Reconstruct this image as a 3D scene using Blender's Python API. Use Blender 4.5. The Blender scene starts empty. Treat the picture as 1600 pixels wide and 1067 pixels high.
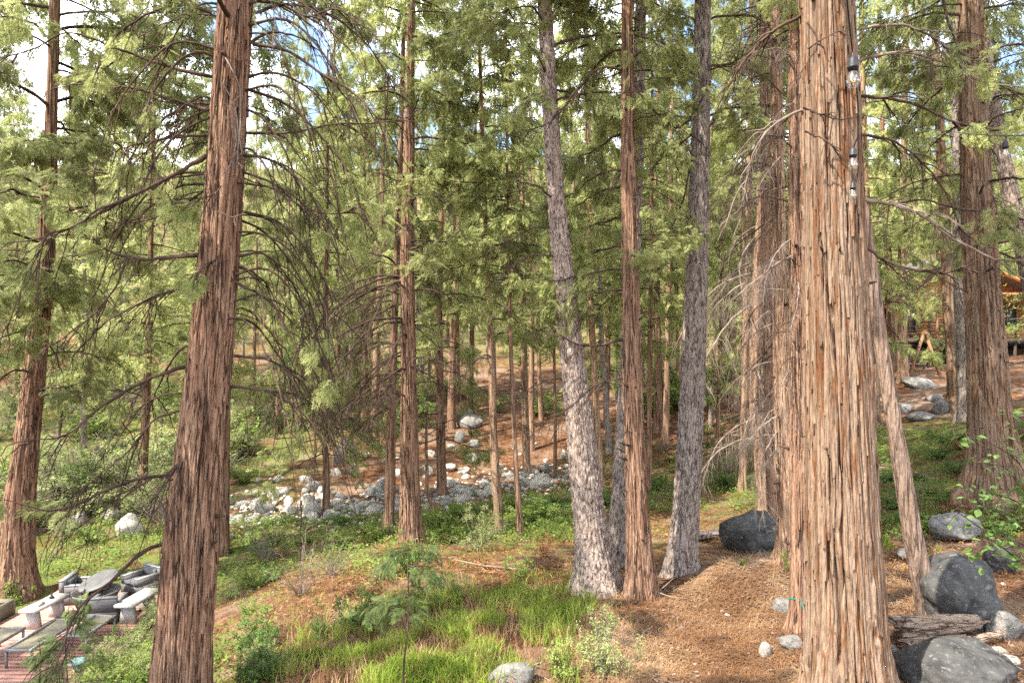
import bpy, math, random
import numpy as np
from mathutils import Matrix, Vector, Euler

random.seed(7)
RNG = np.random.default_rng(7)
scene = bpy.context.scene
COL = scene.collection
PI = math.pi

# ------------------------------------------------------------------ camera, sky, sun, exposure
F = 1067.0            # focal length in pixels of the 1600 wide photograph
CZ = 5.0              # the camera stands on a raised deck
cam_d = bpy.data.cameras.new('camera')
cam_d.sensor_width = 36.0
cam_d.lens = 24.0
cam_d.clip_start = 0.1
cam_d.clip_end = 3000.0
cam = bpy.data.objects.new('camera', cam_d)
cam.location = (0, 0, CZ)
cam.rotation_euler = (PI / 2, 0, 0)
COL.objects.link(cam)
scene.camera = cam

SUN_EL = math.radians(55.0)
SUN_AZ = math.radians(236.0)       # clockwise from +Y: behind the camera, to its left
world = bpy.data.worlds.new('World')
scene.world = world
world.use_nodes = True
wt = world.node_tree
wt.nodes.clear()
w_out = wt.nodes.new('ShaderNodeOutputWorld')
w_bg = wt.nodes.new('ShaderNodeBackground')
w_sky = wt.nodes.new('ShaderNodeTexSky')
w_sky.sky_type = 'NISHITA'
w_sky.sun_disc = False
w_sky.sun_elevation = SUN_EL
w_sky.sun_rotation = SUN_AZ
w_co = wt.nodes.new('ShaderNodeTexCoord')
w_n = wt.nodes.new('ShaderNodeTexNoise')
w_n.inputs['Scale'].default_value = 3.2
w_n.inputs['Detail'].default_value = 7
w_n.inputs['Roughness'].default_value = 0.55
w_r = wt.nodes.new('ShaderNodeValToRGB')
w_r.color_ramp.elements[0].position = 0.45
w_r.color_ramp.elements[1].position = 0.60
w_mix = wt.nodes.new('ShaderNodeMixRGB')
w_mix.inputs['Color2'].default_value = (13.5, 13.7, 14.1, 1)
wt.links.new(w_co.outputs['Generated'], w_n.inputs['Vector'])
wt.links.new(w_n.outputs['Fac'], w_r.inputs['Fac'])
wt.links.new(w_r.outputs['Color'], w_mix.inputs['Fac'])
wt.links.new(w_sky.outputs['Color'], w_mix.inputs['Color1'])
wt.links.new(w_mix.outputs['Color'], w_bg.inputs['Color'])
wt.links.new(w_bg.outputs['Background'], w_out.inputs['Surface'])
w_bg.inputs['Strength'].default_value = 0.15

sun_d = bpy.data.lights.new('sun', 'SUN')
sun_d.energy = 5.0
sun_d.angle = math.radians(0.55)
sun_d.color = (1.0, 0.93, 0.82)
sun = bpy.data.objects.new('sun', sun_d)
sv = Vector((math.sin(SUN_AZ) * math.cos(SUN_EL), math.cos(SUN_AZ) * math.cos(SUN_EL), math.sin(SUN_EL)))
sun.rotation_euler = sv.to_track_quat('Z', 'Y').to_euler()
sun.location = (0, 0, 60)
COL.objects.link(sun)

scene.view_settings.view_transform = 'Standard'
scene.view_settings.look = 'None'
scene.view_settings.exposure = 1.68
scene.view_settings.gamma = 1.0
scene.cycles.max_bounces = 4
scene.cycles.diffuse_bounces = 3
scene.cycles.glossy_bounces = 2
scene.cycles.transmission_bounces = 5
scene.cycles.transparent_max_bounces = 6
scene.cycles.use_denoising = False
scene.cycles.caustics_reflective = False
scene.cycles.caustics_refractive = False

# ------------------------------------------------------------------ helpers
def at(px, py, d):
    return np.array([(px - 800.0) / F * d, d, CZ - (py - 533.0) / F * d])

def hsh(ix, iy, iz, seed):
    h = (ix.astype(np.int64) * 374761393 + iy.astype(np.int64) * 668265263 + iz.astype(np.int64) * 2147483647 + seed * 974634777) & 0xFFFFFFFF
    h = ((h ^ (h >> 13)) * 1274126177) & 0xFFFFFFFF
    h = ((h ^ (h >> 16)) * 2246822519) & 0xFFFFFFFF
    return ((h ^ (h >> 15)) & 0xFFFFFF) / float(0xFFFFFF)

def vn3(P, seed=0):
    P = np.asarray(P, float)
    I = np.floor(P); f = P - I
    f = f * f * (3 - 2 * f)
    I = I.astype(np.int64)
    r = 0
    for a in (0, 1):
        wa = f[..., 0] if a else 1 - f[..., 0]
        for b in (0, 1):
            wb = f[..., 1] if b else 1 - f[..., 1]
            for c in (0, 1):
                wc = f[..., 2] if c else 1 - f[..., 2]
                r = r + wa * wb * wc * hsh(I[..., 0] + a, I[..., 1] + b, I[..., 2] + c, seed)
    return r

def fbm(P, seed=0, octv=4):
    r = 0; a = 0.5; s = 1.0; t = 0
    for o in range(octv):
        r = r + a * vn3(np.asarray(P) * s, seed + o * 17); t += a
        a *= 0.5; s *= 2.03
    return r / t

def vn2p(u, v, K, seed):
    """value noise, periodic in u with integer period K"""
    iu = np.floor(u); iv = np.floor(v)
    fu = u - iu; fv = v - iv
    fu = fu * fu * (3 - 2 * fu); fv = fv * fv * (3 - 2 * fv)
    iu = iu.astype(np.int64); iv = iv.astype(np.int64); z = np.zeros_like(iu)
    g = lambda a, b: hsh((iu + a) % K, iv + b, z, seed)
    return (g(0, 0) * (1 - fu) + g(1, 0) * fu) * (1 - fv) + (g(0, 1) * (1 - fu) + g(1, 1) * fu) * fv

def worley2p(u, v, K, seed):
    iu = np.floor(u).astype(np.int64); iv = np.floor(v).astype(np.int64)
    f1 = np.full(u.shape, 9.0); f2 = np.full(u.shape, 9.0)
    z = np.zeros_like(iu)
    for a in (-1, 0, 1):
        for b in (-1, 0, 1):
            cu = iu + a; cv = iv + b
            x = cu + 0.15 + 0.7 * hsh(cu % K, cv, z, seed); y = cv + 0.1 + 0.8 * hsh(cu % K, cv, z, seed + 5)
            d = np.hypot(u - x, v - y)
            f2 = np.minimum(f2, np.maximum(f1, d)); f1 = np.minimum(f1, d)
    return f1, f2

class MB:
    """collects vertices and faces; build() links them as one mesh object"""
    def __init__(s):
        s.V = []; s.T = []; s.Q = []; s.n = 0
    def add(s, V, T=None, Q=None, mat=0):
        V = np.asarray(V, np.float32).reshape(-1, 3)
        if T is not None and len(T): s.T.append((np.asarray(T, np.int64).reshape(-1, 3) + s.n, mat))
        if Q is not None and len(Q): s.Q.append((np.asarray(Q, np.int64).reshape(-1, 4) + s.n, mat))
        s.V.append(V); s.n += len(V)
        return s
    def box(s, c, size, rot=None, mat=0, bev=0.0):
        c = np.asarray(c, float); h = np.asarray(size, float) / 2
        V = np.array([[x, y, z] for x in (-1, 1) for y in (-1, 1) for z in (-1, 1)], float) * h
        if rot is not None: V = V @ np.array(rot).T
        Q = [[0, 1, 3, 2], [4, 6, 7, 5], [0, 4, 5, 1], [2, 3, 7, 6], [0, 2, 6, 4], [1, 5, 7, 3]]
        return s.add(V + c, Q=Q, mat=mat)
    def bar(s, a, b, w, h=None, mat=0):
        a = np.asarray(a, float); b = np.asarray(b, float); h = h or w
        x = b - a; L = np.linalg.norm(x); x = x / L
        up = np.array([0, 0, 1.0]) if abs(x[2]) < 0.95 else np.array([0, 1.0, 0])
        y = np.cross(up, x); y /= np.linalg.norm(y); z = np.cross(x, y)
        return s.box((a + b) / 2, (L, w, h), np.stack([x, y, z], 1), mat)
    def tubes(s, P, R, sides=4, mat=0, cap=False):
        P = np.asarray(P, float); R = np.asarray(R, float)
        if P.ndim == 2: P = P[None]; R = R[None]
        m, n, _ = P.shape
        Tn = np.gradient(P, axis=1); Tn /= np.linalg.norm(Tn, axis=2, keepdims=True) + 1e-9
        mean = Tn.mean(1)
        ref = np.where(np.abs(mean[:, 2:3]) < 0.8, np.array([[0, 0, 1.0]]), np.array([[1.0, 0, 0]]))[:, None, :]
        A = np.cross(Tn, ref); A /= np.linalg.norm(A, axis=2, keepdims=True) + 1e-9
        B = np.cross(Tn, A)
        th = np.arange(sides) * 2 * PI / sides
        V = P[:, :, None, :] + R[:, :, None, None] * (np.cos(th)[None, None, :, None] * A[:, :, None, :] + np.sin(th)[None, None, :, None] * B[:, :, None, :])
        i = np.arange(m)[:, None, None] * n * sides; j = np.arange(n - 1)[None, :, None] * sides; k = np.arange(sides)[None, None, :]
        k2 = (k + 1) % sides
        Q = np.stack([i + j + k, i + j + k2, i + j + sides + k2, i + j + sides + k], -1).reshape(-1, 4)
        T = []
        if cap:
            for mi in range(m):
                for kk in range(1, sides - 1):
                    e = mi * n * sides + (n - 1) * sides
                    T.append([e, e + kk, e + kk + 1]); b0 = mi * n * sides
                    T.append([b0, b0 + kk + 1, b0 + kk])
        return s.add(V.reshape(-1, 3), T=T if T else None, Q=Q, mat=mat)
    def lathe(s, prof, sides=16, mat=0, c=(0, 0, 0)):
        prof = np.asarray(prof, float)
        n = len(prof); th = np.arange(sides) * 2 * PI / sides
        V = np.stack([prof[:, 0:1] * np.cos(th), prof[:, 0:1] * np.sin(th), np.repeat(prof[:, 1:2], sides, 1)], -1)
        j = np.arange(n - 1)[:, None] * sides; k = np.arange(sides)[None]; k2 = (k + 1) % sides
        Q = np.stack([j + k, j + k2, j + sides + k2, j + sides + k], -1).reshape(-1, 4)
        return s.add(V.reshape(-1, 3) + np.asarray(c, float), Q=Q, mat=mat)
    def mesh(s, name, mats, smooth=False):
        me = bpy.data.meshes.new(name)
        V = np.concatenate(s.V)
        nt = sum(len(t) for t, _ in s.T); nq = sum(len(q) for q, _ in s.Q)
        loops = np.concatenate([t.ravel() for t, _ in s.T] + [q.ravel() for q, _ in s.Q]).astype(np.int32)
        tot = np.concatenate([np.full(nt, 3), np.full(nq, 4)]).astype(np.int32)
        st = np.concatenate([[0], np.cumsum(tot)[:-1]]).astype(np.int32)
        mi = np.concatenate([np.full(len(t), m) for t, m in s.T] + [np.full(len(q), m) for q, m in s.Q]).astype(np.int32)
        me.vertices.add(len(V)); me.vertices.foreach_set('co', V.ravel())
        me.loops.add(len(loops)); me.loops.foreach_set('vertex_index', loops)
        me.polygons.add(len(tot)); me.polygons.foreach_set('loop_start', st); me.polygons.foreach_set('loop_total', tot)
        me.polygons.foreach_set('material_index', mi)
        if smooth: me.polygons.foreach_set('use_smooth', np.ones(len(tot), bool))
        for m in (mats if isinstance(mats, (list, tuple)) else [mats]): me.materials.append(m)
        me.update(calc_edges=True)
        return me
    def build(s, name, mats, parent=None, smooth=False):
        return link(name, s.mesh(name, mats, smooth), parent)

def link(name, me, parent=None, loc=None, rot=None, sc=None):
    o = bpy.data.objects.new(name, me)
    COL.objects.link(o)
    if parent is not None: o.parent = parent
    if loc is not None: o.location = [float(c) for c in loc]
    if rot is not None: o.rotation_euler = rot
    if sc is not None: o.scale = sc if hasattr(sc, '__len__') else (sc, sc, sc)
    return o

def thing(name, label, cat, loc=(0, 0, 0), rz=0, group=None):
    o = bpy.data.objects.new(name, None)
    o.empty_display_size = 0.2
    COL.objects.link(o)
    o.location = [float(c) for c in loc]; o.rotation_euler = (0, 0, rz)
    return tag(o, label, cat, group)

def tag(o, label, cat=None, group=None, kind=None):
    o['label'] = label
    if cat: o['category'] = cat
    if group: o['group'] = group
    if kind: o['kind'] = kind
    return o

def copy_tree(root, loc=None, rz=None, sc=None, label=None):
    r = root.copy(); COL.objects.link(r)
    if loc is not None: r.location = [float(c) for c in loc]
    if rz is not None: r.rotation_euler = (r.rotation_euler[0], r.rotation_euler[1], rz)
    if sc is not None: r.scale = sc if hasattr(sc, '__len__') else (sc, sc, sc)
    if label: r['label'] = label
    for ch in list(root.children):
        c = ch.copy(); COL.objects.link(c); c.parent = r
        for g in list(ch.children):
            d = g.copy(); COL.objects.link(d); d.parent = c
    return r

def catmull(P, n):
    P = np.asarray(P, float)
    d = np.concatenate([[0], np.cumsum(np.linalg.norm(np.diff(P[:, :3], axis=0), axis=1))])
    t = np.linspace(0, d[-1], n)
    M = np.gradient(P, d, axis=0)
    i = np.clip(np.searchsorted(d, t, side='right') - 1, 0, len(d) - 2)
    h = (d[i + 1] - d[i]); u = ((t - d[i]) / h)[:, None]; h = h[:, None]
    return (2 * u**3 - 3 * u**2 + 1) * P[i] + (u**3 - 2 * u**2 + u) * h * M[i] + (-2 * u**3 + 3 * u**2) * P[i + 1] + (u**3 - u**2) * h * M[i + 1]

# ------------------------------------------------------------------ materials
def new_mat(name):
    m = bpy.data.materials.new(name); m.use_nodes = True
    nt = m.node_tree
    b = nt.nodes['Principled BSDF']
    return m, nt, b

def N(nt, t, **kw):
    n = nt.nodes.new(t)
    for k, v in kw.items():
        if k in n.inputs: n.inputs[k].default_value = v
        else: setattr(n, k, v)
    return n

def noise(nt, vec, scale, detail=4, rough=0.55):
    n = N(nt, 'ShaderNodeTexNoise'); n.inputs['Scale'].default_value = scale
    n.inputs['Detail'].default_value = detail; n.inputs['Roughness'].default_value = rough
    nt.links.new(vec, n.inputs['Vector'])
    return n.outputs['Fac']

def ramp(nt, fac, stops):
    r = N(nt, 'ShaderNodeValToRGB'); cr = r.color_ramp
    while len(cr.elements) < len(stops): cr.elements.new(0.5)
    for e, (p, c) in zip(cr.elements, stops):
        e.position = p; e.color = (c[0], c[1], c[2], 1) if hasattr(c, '__len__') else (c, c, c, 1)
    nt.links.new(fac, r.inputs['Fac'])
    return r.outputs['Color']

def mixc(nt, fac, a, b, mode='MIX'):
    m = N(nt, 'ShaderNodeMixRGB'); m.blend_type = mode
    for s, v in (('Fac', fac), ('Color1', a), ('Color2', b)):
        if hasattr(v, 'is_linked') or isinstance(v, bpy.types.NodeSocket): nt.links.new(v, m.inputs[s])
        else: m.inputs[s].default_value = v if s == 'Fac' else (v[0], v[1], v[2], 1)
    return m.outputs['Color']

def coords(nt, scale=(1, 1, 1), world_space=False):
    if world_space: v = N(nt, 'ShaderNodeNewGeometry').outputs['Position']
    else: v = N(nt, 'ShaderNodeTexCoord').outputs['Object']
    mp = N(nt, 'ShaderNodeMapping'); mp.inputs['Scale'].default_value = scale
    nt.links.new(v, mp.inputs['Vector'])
    return mp.outputs['Vector']

def rnd_offset(nt, vec):
    oi = N(nt, 'ShaderNodeObjectInfo')
    ml = N(nt, 'ShaderNodeMath'); ml.operation = 'MULTIPLY'; ml.inputs[1].default_value = 57.0
    nt.links.new(oi.outputs['Random'], ml.inputs[0])
    ad = N(nt, 'ShaderNodeVectorMath'); ad.operation = 'ADD'
    nt.links.new(vec, ad.inputs[0]); nt.links.new(ml.outputs[0], ad.inputs[1])
    return ad.outputs[0], oi.outputs['Random']

def bump(nt, b, h, strength, dist):
    bp = N(nt, 'ShaderNodeBump'); bp.inputs['Strength'].default_value = strength; bp.inputs['Distance'].default_value = dist
    nt.links.new(h, bp.inputs['Height']); nt.links.new(bp.outputs['Normal'], b.inputs['Normal'])

def bark_mat(name, dark, mid, light, stretch=(17, 17, .7), rough=0.9, wide=(2.2, 2.2, .8), tint=None, crack=(9, 9, .4), crack_col=None):
    m, nt, b = new_mat(name)
    v, rnd = rnd_offset(nt, coords(nt, stretch))
    f = noise(nt, v, 1.0, 6, 0.6)
    c = ramp(nt, f, [(0.36, dark), (0.46, mid), (0.58, light), (0.72, mid)])
    v2, _ = rnd_offset(nt, coords(nt, wide))
    f2 = noise(nt, v2, 1.0, 3)
    c = mixc(nt, ramp(nt, f2, [(0.35, 0), (0.7, 0.75)]), c, tint or [x * 1.15 for x in mid])
    vk, _ = rnd_offset(nt, coords(nt, crack))
    fk = noise(nt, vk, 1.0, 2, .5)
    mk = N(nt, 'ShaderNodeMath'); mk.operation = 'SUBTRACT'; mk.inputs[1].default_value = .5; nt.links.new(fk, mk.inputs[0])
    ma = N(nt, 'ShaderNodeMath'); ma.operation = 'ABSOLUTE'; nt.links.new(mk.outputs[0], ma.inputs[0])
    c = mixc(nt, ramp(nt, ma.outputs[0], [(.008, .9), (.035, 0)]), c, crack_col or [x * .8 for x in dark])
    v3 = coords(nt, (60, 60, 9))
    f3 = noise(nt, v3, 1.0, 3)
    c = mixc(nt, 0.55, c, ramp(nt, f3, [(0.36, 0.35), (0.6, 1.05)]), 'MULTIPLY')
    nt.links.new(c, b.inputs['Base Color'])
    b.inputs['Roughness'].default_value = rough
    b.inputs['Specular IOR Level'].default_value = 0.15
    ad = N(nt, 'ShaderNodeMath'); ad.operation = 'ADD'
    nt.links.new(f, ad.inputs[0]); nt.links.new(f3, ad.inputs[1])
    bump(nt, b, ad.outputs[0], 0.9, 0.02)
    return m

def leaf_mat(name, cols, trans=0.55, scale=2.5, rough=0.55, spec=0.25):
    m, nt, b = new_mat(name)
    v, rnd = rnd_offset(nt, coords(nt))
    f = noise(nt, v, scale, 3)
    c = ramp(nt, f, [(0.3 + 0.4 * i / (len(cols) - 1), c) for i, c in enumerate(cols)])
    hv = N(nt, 'ShaderNodeHueSaturation')
    mr = N(nt, 'ShaderNodeMapRange'); mr.inputs['To Min'].default_value = 0.7; mr.inputs['To Max'].default_value = 1.3
    nt.links.new(rnd, mr.inputs['Value']); nt.links.new(mr.outputs[0], hv.inputs['Value']); nt.links.new(c, hv.inputs['Color'])
    c = hv.outputs['Color']
    nt.links.new(c, b.inputs['Base Color'])
    b.inputs['Roughness'].default_value = rough
    b.inputs['Specular IOR Level'].default_value = spec
    tr = N(nt, 'ShaderNodeBsdfTranslucent')
    g = N(nt, 'ShaderNodeGamma'); g.inputs['Gamma'].default_value = 0.85
    nt.links.new(c, g.inputs['Color']); nt.links.new(g.outputs[0], tr.inputs['Color'])
    mx = N(nt, 'ShaderNodeMixShader'); mx.inputs['Fac'].default_value = trans
    nt.links.new(b.outputs['BSDF'], mx.inputs[1]); nt.links.new(tr.outputs[0], mx.inputs[2])
    nt.links.new(mx.outputs[0], nt.nodes['Material Output'].inputs['Surface'])
    return m

def plain_mat(name, cols, scale=8, stretch=(1, 1, 1), rough=0.7, spec=0.3, bmp=0.3, dist=0.005, metal=0.0):
    m, nt, b = new_mat(name)
    v, rnd = rnd_offset(nt, coords(nt, stretch))
    f = noise(nt, v, scale, 5, 0.6)
    nt.links.new(ramp(nt, f, [(0.3 + 0.4 * i / max(1, len(cols) - 1), c) for i, c in enumerate(cols)]), b.inputs['Base Color'])
    b.inputs['Roughness'].default_value = rough; b.inputs['Specular IOR Level'].default_value = spec
    b.inputs['Metallic'].default_value = metal
    if bmp: bump(nt, b, f, bmp, dist)
    return m

def rock_mat(name, base, dark, lichen, amount):
    m, nt, b = new_mat(name)
    v, rnd = rnd_offset(nt, coords(nt))
    f = noise(nt, v, 2.3, 6, 0.6)
    c = ramp(nt, f, [(0.32, dark), (0.52, base), (0.75, [x * 1.3 for x in base])])
    f2 = noise(nt, v, 7.0, 5, 0.65)
    c = mixc(nt, ramp(nt, f2, [(0.64 - amount, 0), (0.72 - amount, .5), (0.80 - amount, .85)]), c, lichen)
    f3 = noise(nt, v, 45.0, 3)
    c = mixc(nt, 0.5, c, ramp(nt, f3, [(0.3, 0.55), (0.65, 1.0)]), 'MULTIPLY')
    nt.links.new(c, b.inputs['Base Color'])
    b.inputs['Roughness'].default_value = 0.85; b.inputs['Specular IOR Level'].default_value = 0.25
    ad = N(nt, 'ShaderNodeMath'); ad.operation = 'ADD'; nt.links.new(f2, ad.inputs[0]); nt.links.new(f3, ad.inputs[1])
    bump(nt, b, ad.outputs[0], 0.8, 0.03)
    return m

M = {}
M['cedar'] = bark_mat('cedar_bark', (.045, .026, .018), (.205, .122, .080), (.37, .24, .158), tint=(.28, .152, .095))
M['cedar_pale'] = bark_mat('pale_cedar_bark', (.075, .038, .020), (.195, .128, .085), (.29, .205, .142), stretch=(15, 15, .55), crack=(9, 9, .35), tint=(.255, .175, .120), crack_col=(.15, .062, .024))
M['cedar_mid'] = bark_mat('weathered_cedar_bark', (.10, .055, .035), (.29, .18, .115), (.42, .29, .19), tint=(.33, .20, .125))
M['pine'] = bark_mat('pine_bark', (.07, .048, .038), (.32, .245, .20), (.48, .39, .33), stretch=(20, 20, 8), crack=(13, 13, 5), tint=(.37, .285, .235))
M['pine_grey'] = bark_mat('grey_pine_bark', (.07, .053, .044), (.255, .205, .172), (.39, .328, .285), stretch=(20, 20, 5), crack=(13, 13, 3.5), tint=(.30, .238, .20))
M['dead'] = bark_mat('weathered_pole_bark', (.09, .06, .045), (.25, .17, .125), (.36, .27, .21), stretch=(18, 18, 1.0))
M['rotten'] = bark_mat('rotten_wood', (.06, .04, .03), (.26, .185, .135), (.40, .31, .235), stretch=(1.4, 18, 18), crack=(.8, 12, 12), wide=(.8, 3, 3))
M['twig'] = plain_mat('twig_bark', [(.024, .016, .012), (.062, .040, .030), (.12, .080, .060)], scale=3, rough=.9, spec=.1, bmp=0)
M['twig_grey'] = plain_mat('grey_twig_bark', [(.07, .052, .042), (.18, .138, .112), (.31, .25, .205)], scale=3, rough=.9, spec=.1, bmp=0)
M['leaf'] = leaf_mat('cedar_foliage', [(.165, .190, .060), (.285, .310, .110), (.43, .445, .19)])
M['leaf_far'] = leaf_mat('far_cedar_foliage', [(.185, .210, .070), (.315, .340, .120), (.47, .485, .20)], scale=.6)
M['leaf_bright'] = leaf_mat('bright_leaf', [(.095, .155, .028), (.17, .245, .046), (.29, .35, .09)], trans=.45, scale=1.5)
M['leaf_pale'] = leaf_mat('pale_leaf', [(.17, .22, .065), (.27, .32, .11), (.38, .41, .18)], trans=.4, scale=1.5)
M['leaf_dark'] = leaf_mat('broad_leaf', [(.06, .12, .025), (.10, .18, .038), (.17, .26, .06)], trans=.4, scale=6)
M['leaf_sapling'] = leaf_mat('sapling_foliage', [(.085, .125, .040), (.15, .205, .068), (.25, .31, .115)], scale=3)
M['grass'] = leaf_mat('grass_blade', [(.105, .175, .018), (.21, .275, .038), (.40, .40, .105)], trans=.4, scale=1.0)
M['straw'] = leaf_mat('dry_needle', [(.16, .073, .032), (.265, .140, .068), (.44, .29, .16)], trans=.05, scale=.8)
M['rust_leaf'] = leaf_mat('rust_leaf', [(.19, .075, .025), (.29, .14, .05), (.36, .22, .095)], trans=.2, scale=1.0)
M['boulder'] = rock_mat('dark_boulder', (.080, .077, .073), (.026, .026, .026), (.27, .255, .23), .07)
M['stone'] = rock_mat('pale_stone', (.44, .40, .335), (.22, .195, .16), (.60, .565, .50), .14)
M['stone_grey'] = rock_mat('grey_stone', (.23, .215, .195), (.10, .095, .088), (.38, .36, .325), .12)

# ------------------------------------------------------------------ trees as read from the photograph (centre x, y, width in px; distance in m)
T = {}
def tr(key, d, pts, **kw): T[key] = dict(d=d, pts=pts, **kw)
tr('left_fg', 9.0, [(274, 1150, 90), (280, 1067, 85), (303, 800, 82), (331, 534, 66), (352, 267, 57), (368, 0, 52)])
tr('far_left', 16.5, [(24, 930, 56), (28, 800, 44), (42, 690, 35), (56, 560, 30), (70, 430, 25), (78, 250, 20), (83, 100, 17)])
tr('behind_left', 19, [(347, 868, 22), (350, 700, 18), (354, 500, 15), (360, 300, 12)])
tr('c640', 17, [(642, 852, 36), (640, 760, 31), (639, 600, 25), (636, 420, 22), (640, 200, 16), (642, 40, 12)])
tr('c608', 19, [(608, 836, 20), (610, 700, 16), (614, 560, 14), (620, 400, 10), (625, 250, 8)])
tr('c510', 22, [(510, 803, 13), (509, 700, 11), (508, 560, 9), (510, 400, 7)])
tr('c690', 25, [(691, 782, 18), (688, 650, 14), (686, 500, 11), (690, 330, 8)])
tr('c780', 18, [(781, 848, 17), (772, 700, 13), (765, 490, 10), (760, 380, 8)])
tr('c812', 17.2, [(813, 842, 11), (803, 680, 8), (798, 540, 7), (795, 400, 5)])
tr('c822', 28, [(823, 756, 15), (820, 620, 11), (818, 480, 9)])
tr('pine_mid', 11.5, [(936, 926, 64), (920, 800, 52), (899, 600, 41), (882, 450, 35), (868, 300, 30), (858, 150, 27), (852, 20, 24)])
tr('cedar_mid', 11.0, [(1003, 942, 50), (996, 800, 36), (988, 600, 30), (985, 430, 27), (982, 250, 23), (980, 80, 19), (979, -40, 17)])
tr('pine_hid', 13.2, [(966, 882, 40), (971, 760, 33), (980, 600, 28), (990, 400, 24), (996, 200, 20)])
tr('pine_right', 12.0, [(1063, 912, 54), (1072, 790, 44), (1082, 600, 40), (1090, 400, 34), (1095, 200, 30), (1098, 0, 27)])
tr('c930', 24, [(939, 760, 13), (930, 620, 12), (923, 480, 10), (920, 330, 8)])
tr('bent', 18, [(1195, 808, 18), (1188, 730, 19), (1179, 620, 20), (1181, 500, 19), (1188, 360, 16), (1192, 200, 13)])
tr('c1205', 15.5, [(1212, 838, 24), (1205, 700, 20), (1199, 500, 17), (1196, 300, 15), (1193, 80, 13)])
tr('c1168', 21, [(1160, 770, 13), (1163, 640, 12), (1166, 500, 11), (1170, 300, 9)])
tr('c1225', 11.3, [(1232, 872, 36), (1225, 720, 28), (1219, 500, 23), (1216, 300, 20), (1212, 80, 17)])
tr('c1247', 9.3, [(1252, 985, 36), (1249, 800, 30), (1247, 500, 27), (1245, 250, 24), (1243, 0, 22)])
tr('right_fg', 7.6, [(1332, 1130, 132), (1325, 1067, 122), (1315, 800, 109), (1307, 534, 98), (1300, 267, 89), (1292, 0, 79)])
tr('c1360', 26, [(1368, 660, 17), (1362, 520, 14), (1356, 380, 12)])
tr('pole', 10.0, [(1455, 966, 37), (1425, 830, 31), (1397, 660, 26), (1377, 540, 23), (1362, 420, 20), (1348, 320, 17)])
tr('c1480', 27, [(1496, 640, 25), (1484, 500, 19), (1476, 350, 16), (1468, 200, 13)])
tr('c1507', 24, [(1512, 662, 30), (1503, 480, 22), (1498, 300, 18), (1494, 80, 15)])
tr('big_right', 16, [(1562, 778, 84), (1547, 640, 60), (1536, 480, 51), (1526, 300, 43), (1519, 100, 36), (1515, -20, 33)])
tr('edge_lean', 20, [(1640, 600, 36), (1612, 440, 30), (1578, 300, 26), (1556, 200, 22), (1545, 120, 18)])
tr('c1410', 33, [(1411, 584, 17), (1409, 440, 14), (1412, 300, 11)])
tr('c1392', 35, [(1397, 560, 13), (1390, 430, 11), (1384, 320, 9)])
tr('c1014', 22, [(1014, 760, 9), (1015, 600, 8), (1017, 420, 7)])
tr('c1043', 29, [(1040, 690, 11), (1043, 540, 9), (1046, 400, 8)])
tr('c1122', 23, [(1121, 762, 8), (1122, 640, 7), (1126, 520, 6)])
tr('c228', 23, [(222, 800, 14), (228, 640, 13), (233, 520, 10), (236, 380, 8)])
tr('c735', 40, [(733, 655, 11), (737, 540, 9), (740, 420, 7)])

# ------------------------------------------------------------------ ground
G = [(630, 1067, 8.5), (800, 1060, 8.2), (1100, 1060, 8), (1200, 900, 11), (1150, 852, 14.5), (1450, 1000, 9), (1510, 1060, 7.6), (1580, 960, 10.2),
     (1450, 852, 14), (1480, 745, 20), (1430, 665, 27), (1420, 610, 33), (1440, 580, 37), (1500, 572, 43), (1380, 575, 44), (500, 1000, 10.4), (420, 1060, 9.3),
     (450, 900, 14), (400, 802, 22), (500, 800, 22.2), (690, 772, 24), (860, 752, 25), (600, 728, 27), (700, 682, 32), (730, 640, 38), (760, 600, 45),
     (700, 565, 55), (380, 690, 30), (300, 630, 40), (100, 610, 45), (150, 865, 19), (200, 830, 21), (120, 770, 25), (1120, 690, 27), (1140, 635, 34), (960, 660, 34),
     (1000, 580, 50), (1200, 560, 50), (860, 850, 14.5), (740, 900, 13), (560, 870, 15), (1300, 740, 19), (1350, 880, 13)]
pts = [at(*g) for g in G]
for k, t in T.items():
    px, py, w = t['pts'][0]
    p_ = at(px, py, t['d'])
    if t['d'] < 17.1 and k not in ('far_left', 'pole'): p_[2] -= .30       # the litter mound round the foot is added on top
    pts.append(p_)
PZ = -1.0     # patio level
pts += [np.array(p, float) for p in [(-10.9, 11, PZ - .08), (-8.2, 11, PZ - .08), (-10.9, 16.6, PZ - .08), (-8.2, 16.6, PZ - .08), (-9.5, 14, PZ - .08), (-12.5, 14, PZ - .2), (-7.4, 13, PZ + .15),
        (0, 0, 1.3), (-8, 2, 0), (8, 2, 1.5), (-20, 10, -.9), (-25, 25, -.6), (-40, 42, 3), (-60, 80, 15), (0, 90, 12), (0, 150, 30), (-5, 68, 6), (25, 65, 6.5), (42, 45, 6), (62, 90, 14),
        (-100, 150, 38), (100, 150, 34), (18, 12, 1.6), (30, 25, 3.4), (45, 25, 5), (0, -30, 2), (-40, -20, -1), (40, -20, 4), (-30, 60, 6), (-400, 400, 110), (400, 400, 110), (0, 400, 110), (-400, 0, 40), (400, 0, 50), (0, -400, 0), (-400, -400, 0), (400, -400, 20)]]
CP = np.array(pts)
def kern(r): return np.sqrt(r * r + 2.0)
A = kern(np.linalg.norm(CP[:, None, :2] - CP[None, :, :2], axis=2))
nP = len(CP)
Aug = np.zeros((nP + 3, nP + 3)); Aug[:nP, :nP] = -A + 1.6 * np.eye(nP)
Aug[:nP, nP] = 1; Aug[:nP, nP + 1:] = CP[:, :2]; Aug[nP:, :nP] = Aug[:nP, nP:].T
SOL = np.linalg.solve(Aug, np.concatenate([CP[:, 2], [0, 0, 0]]))
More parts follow.
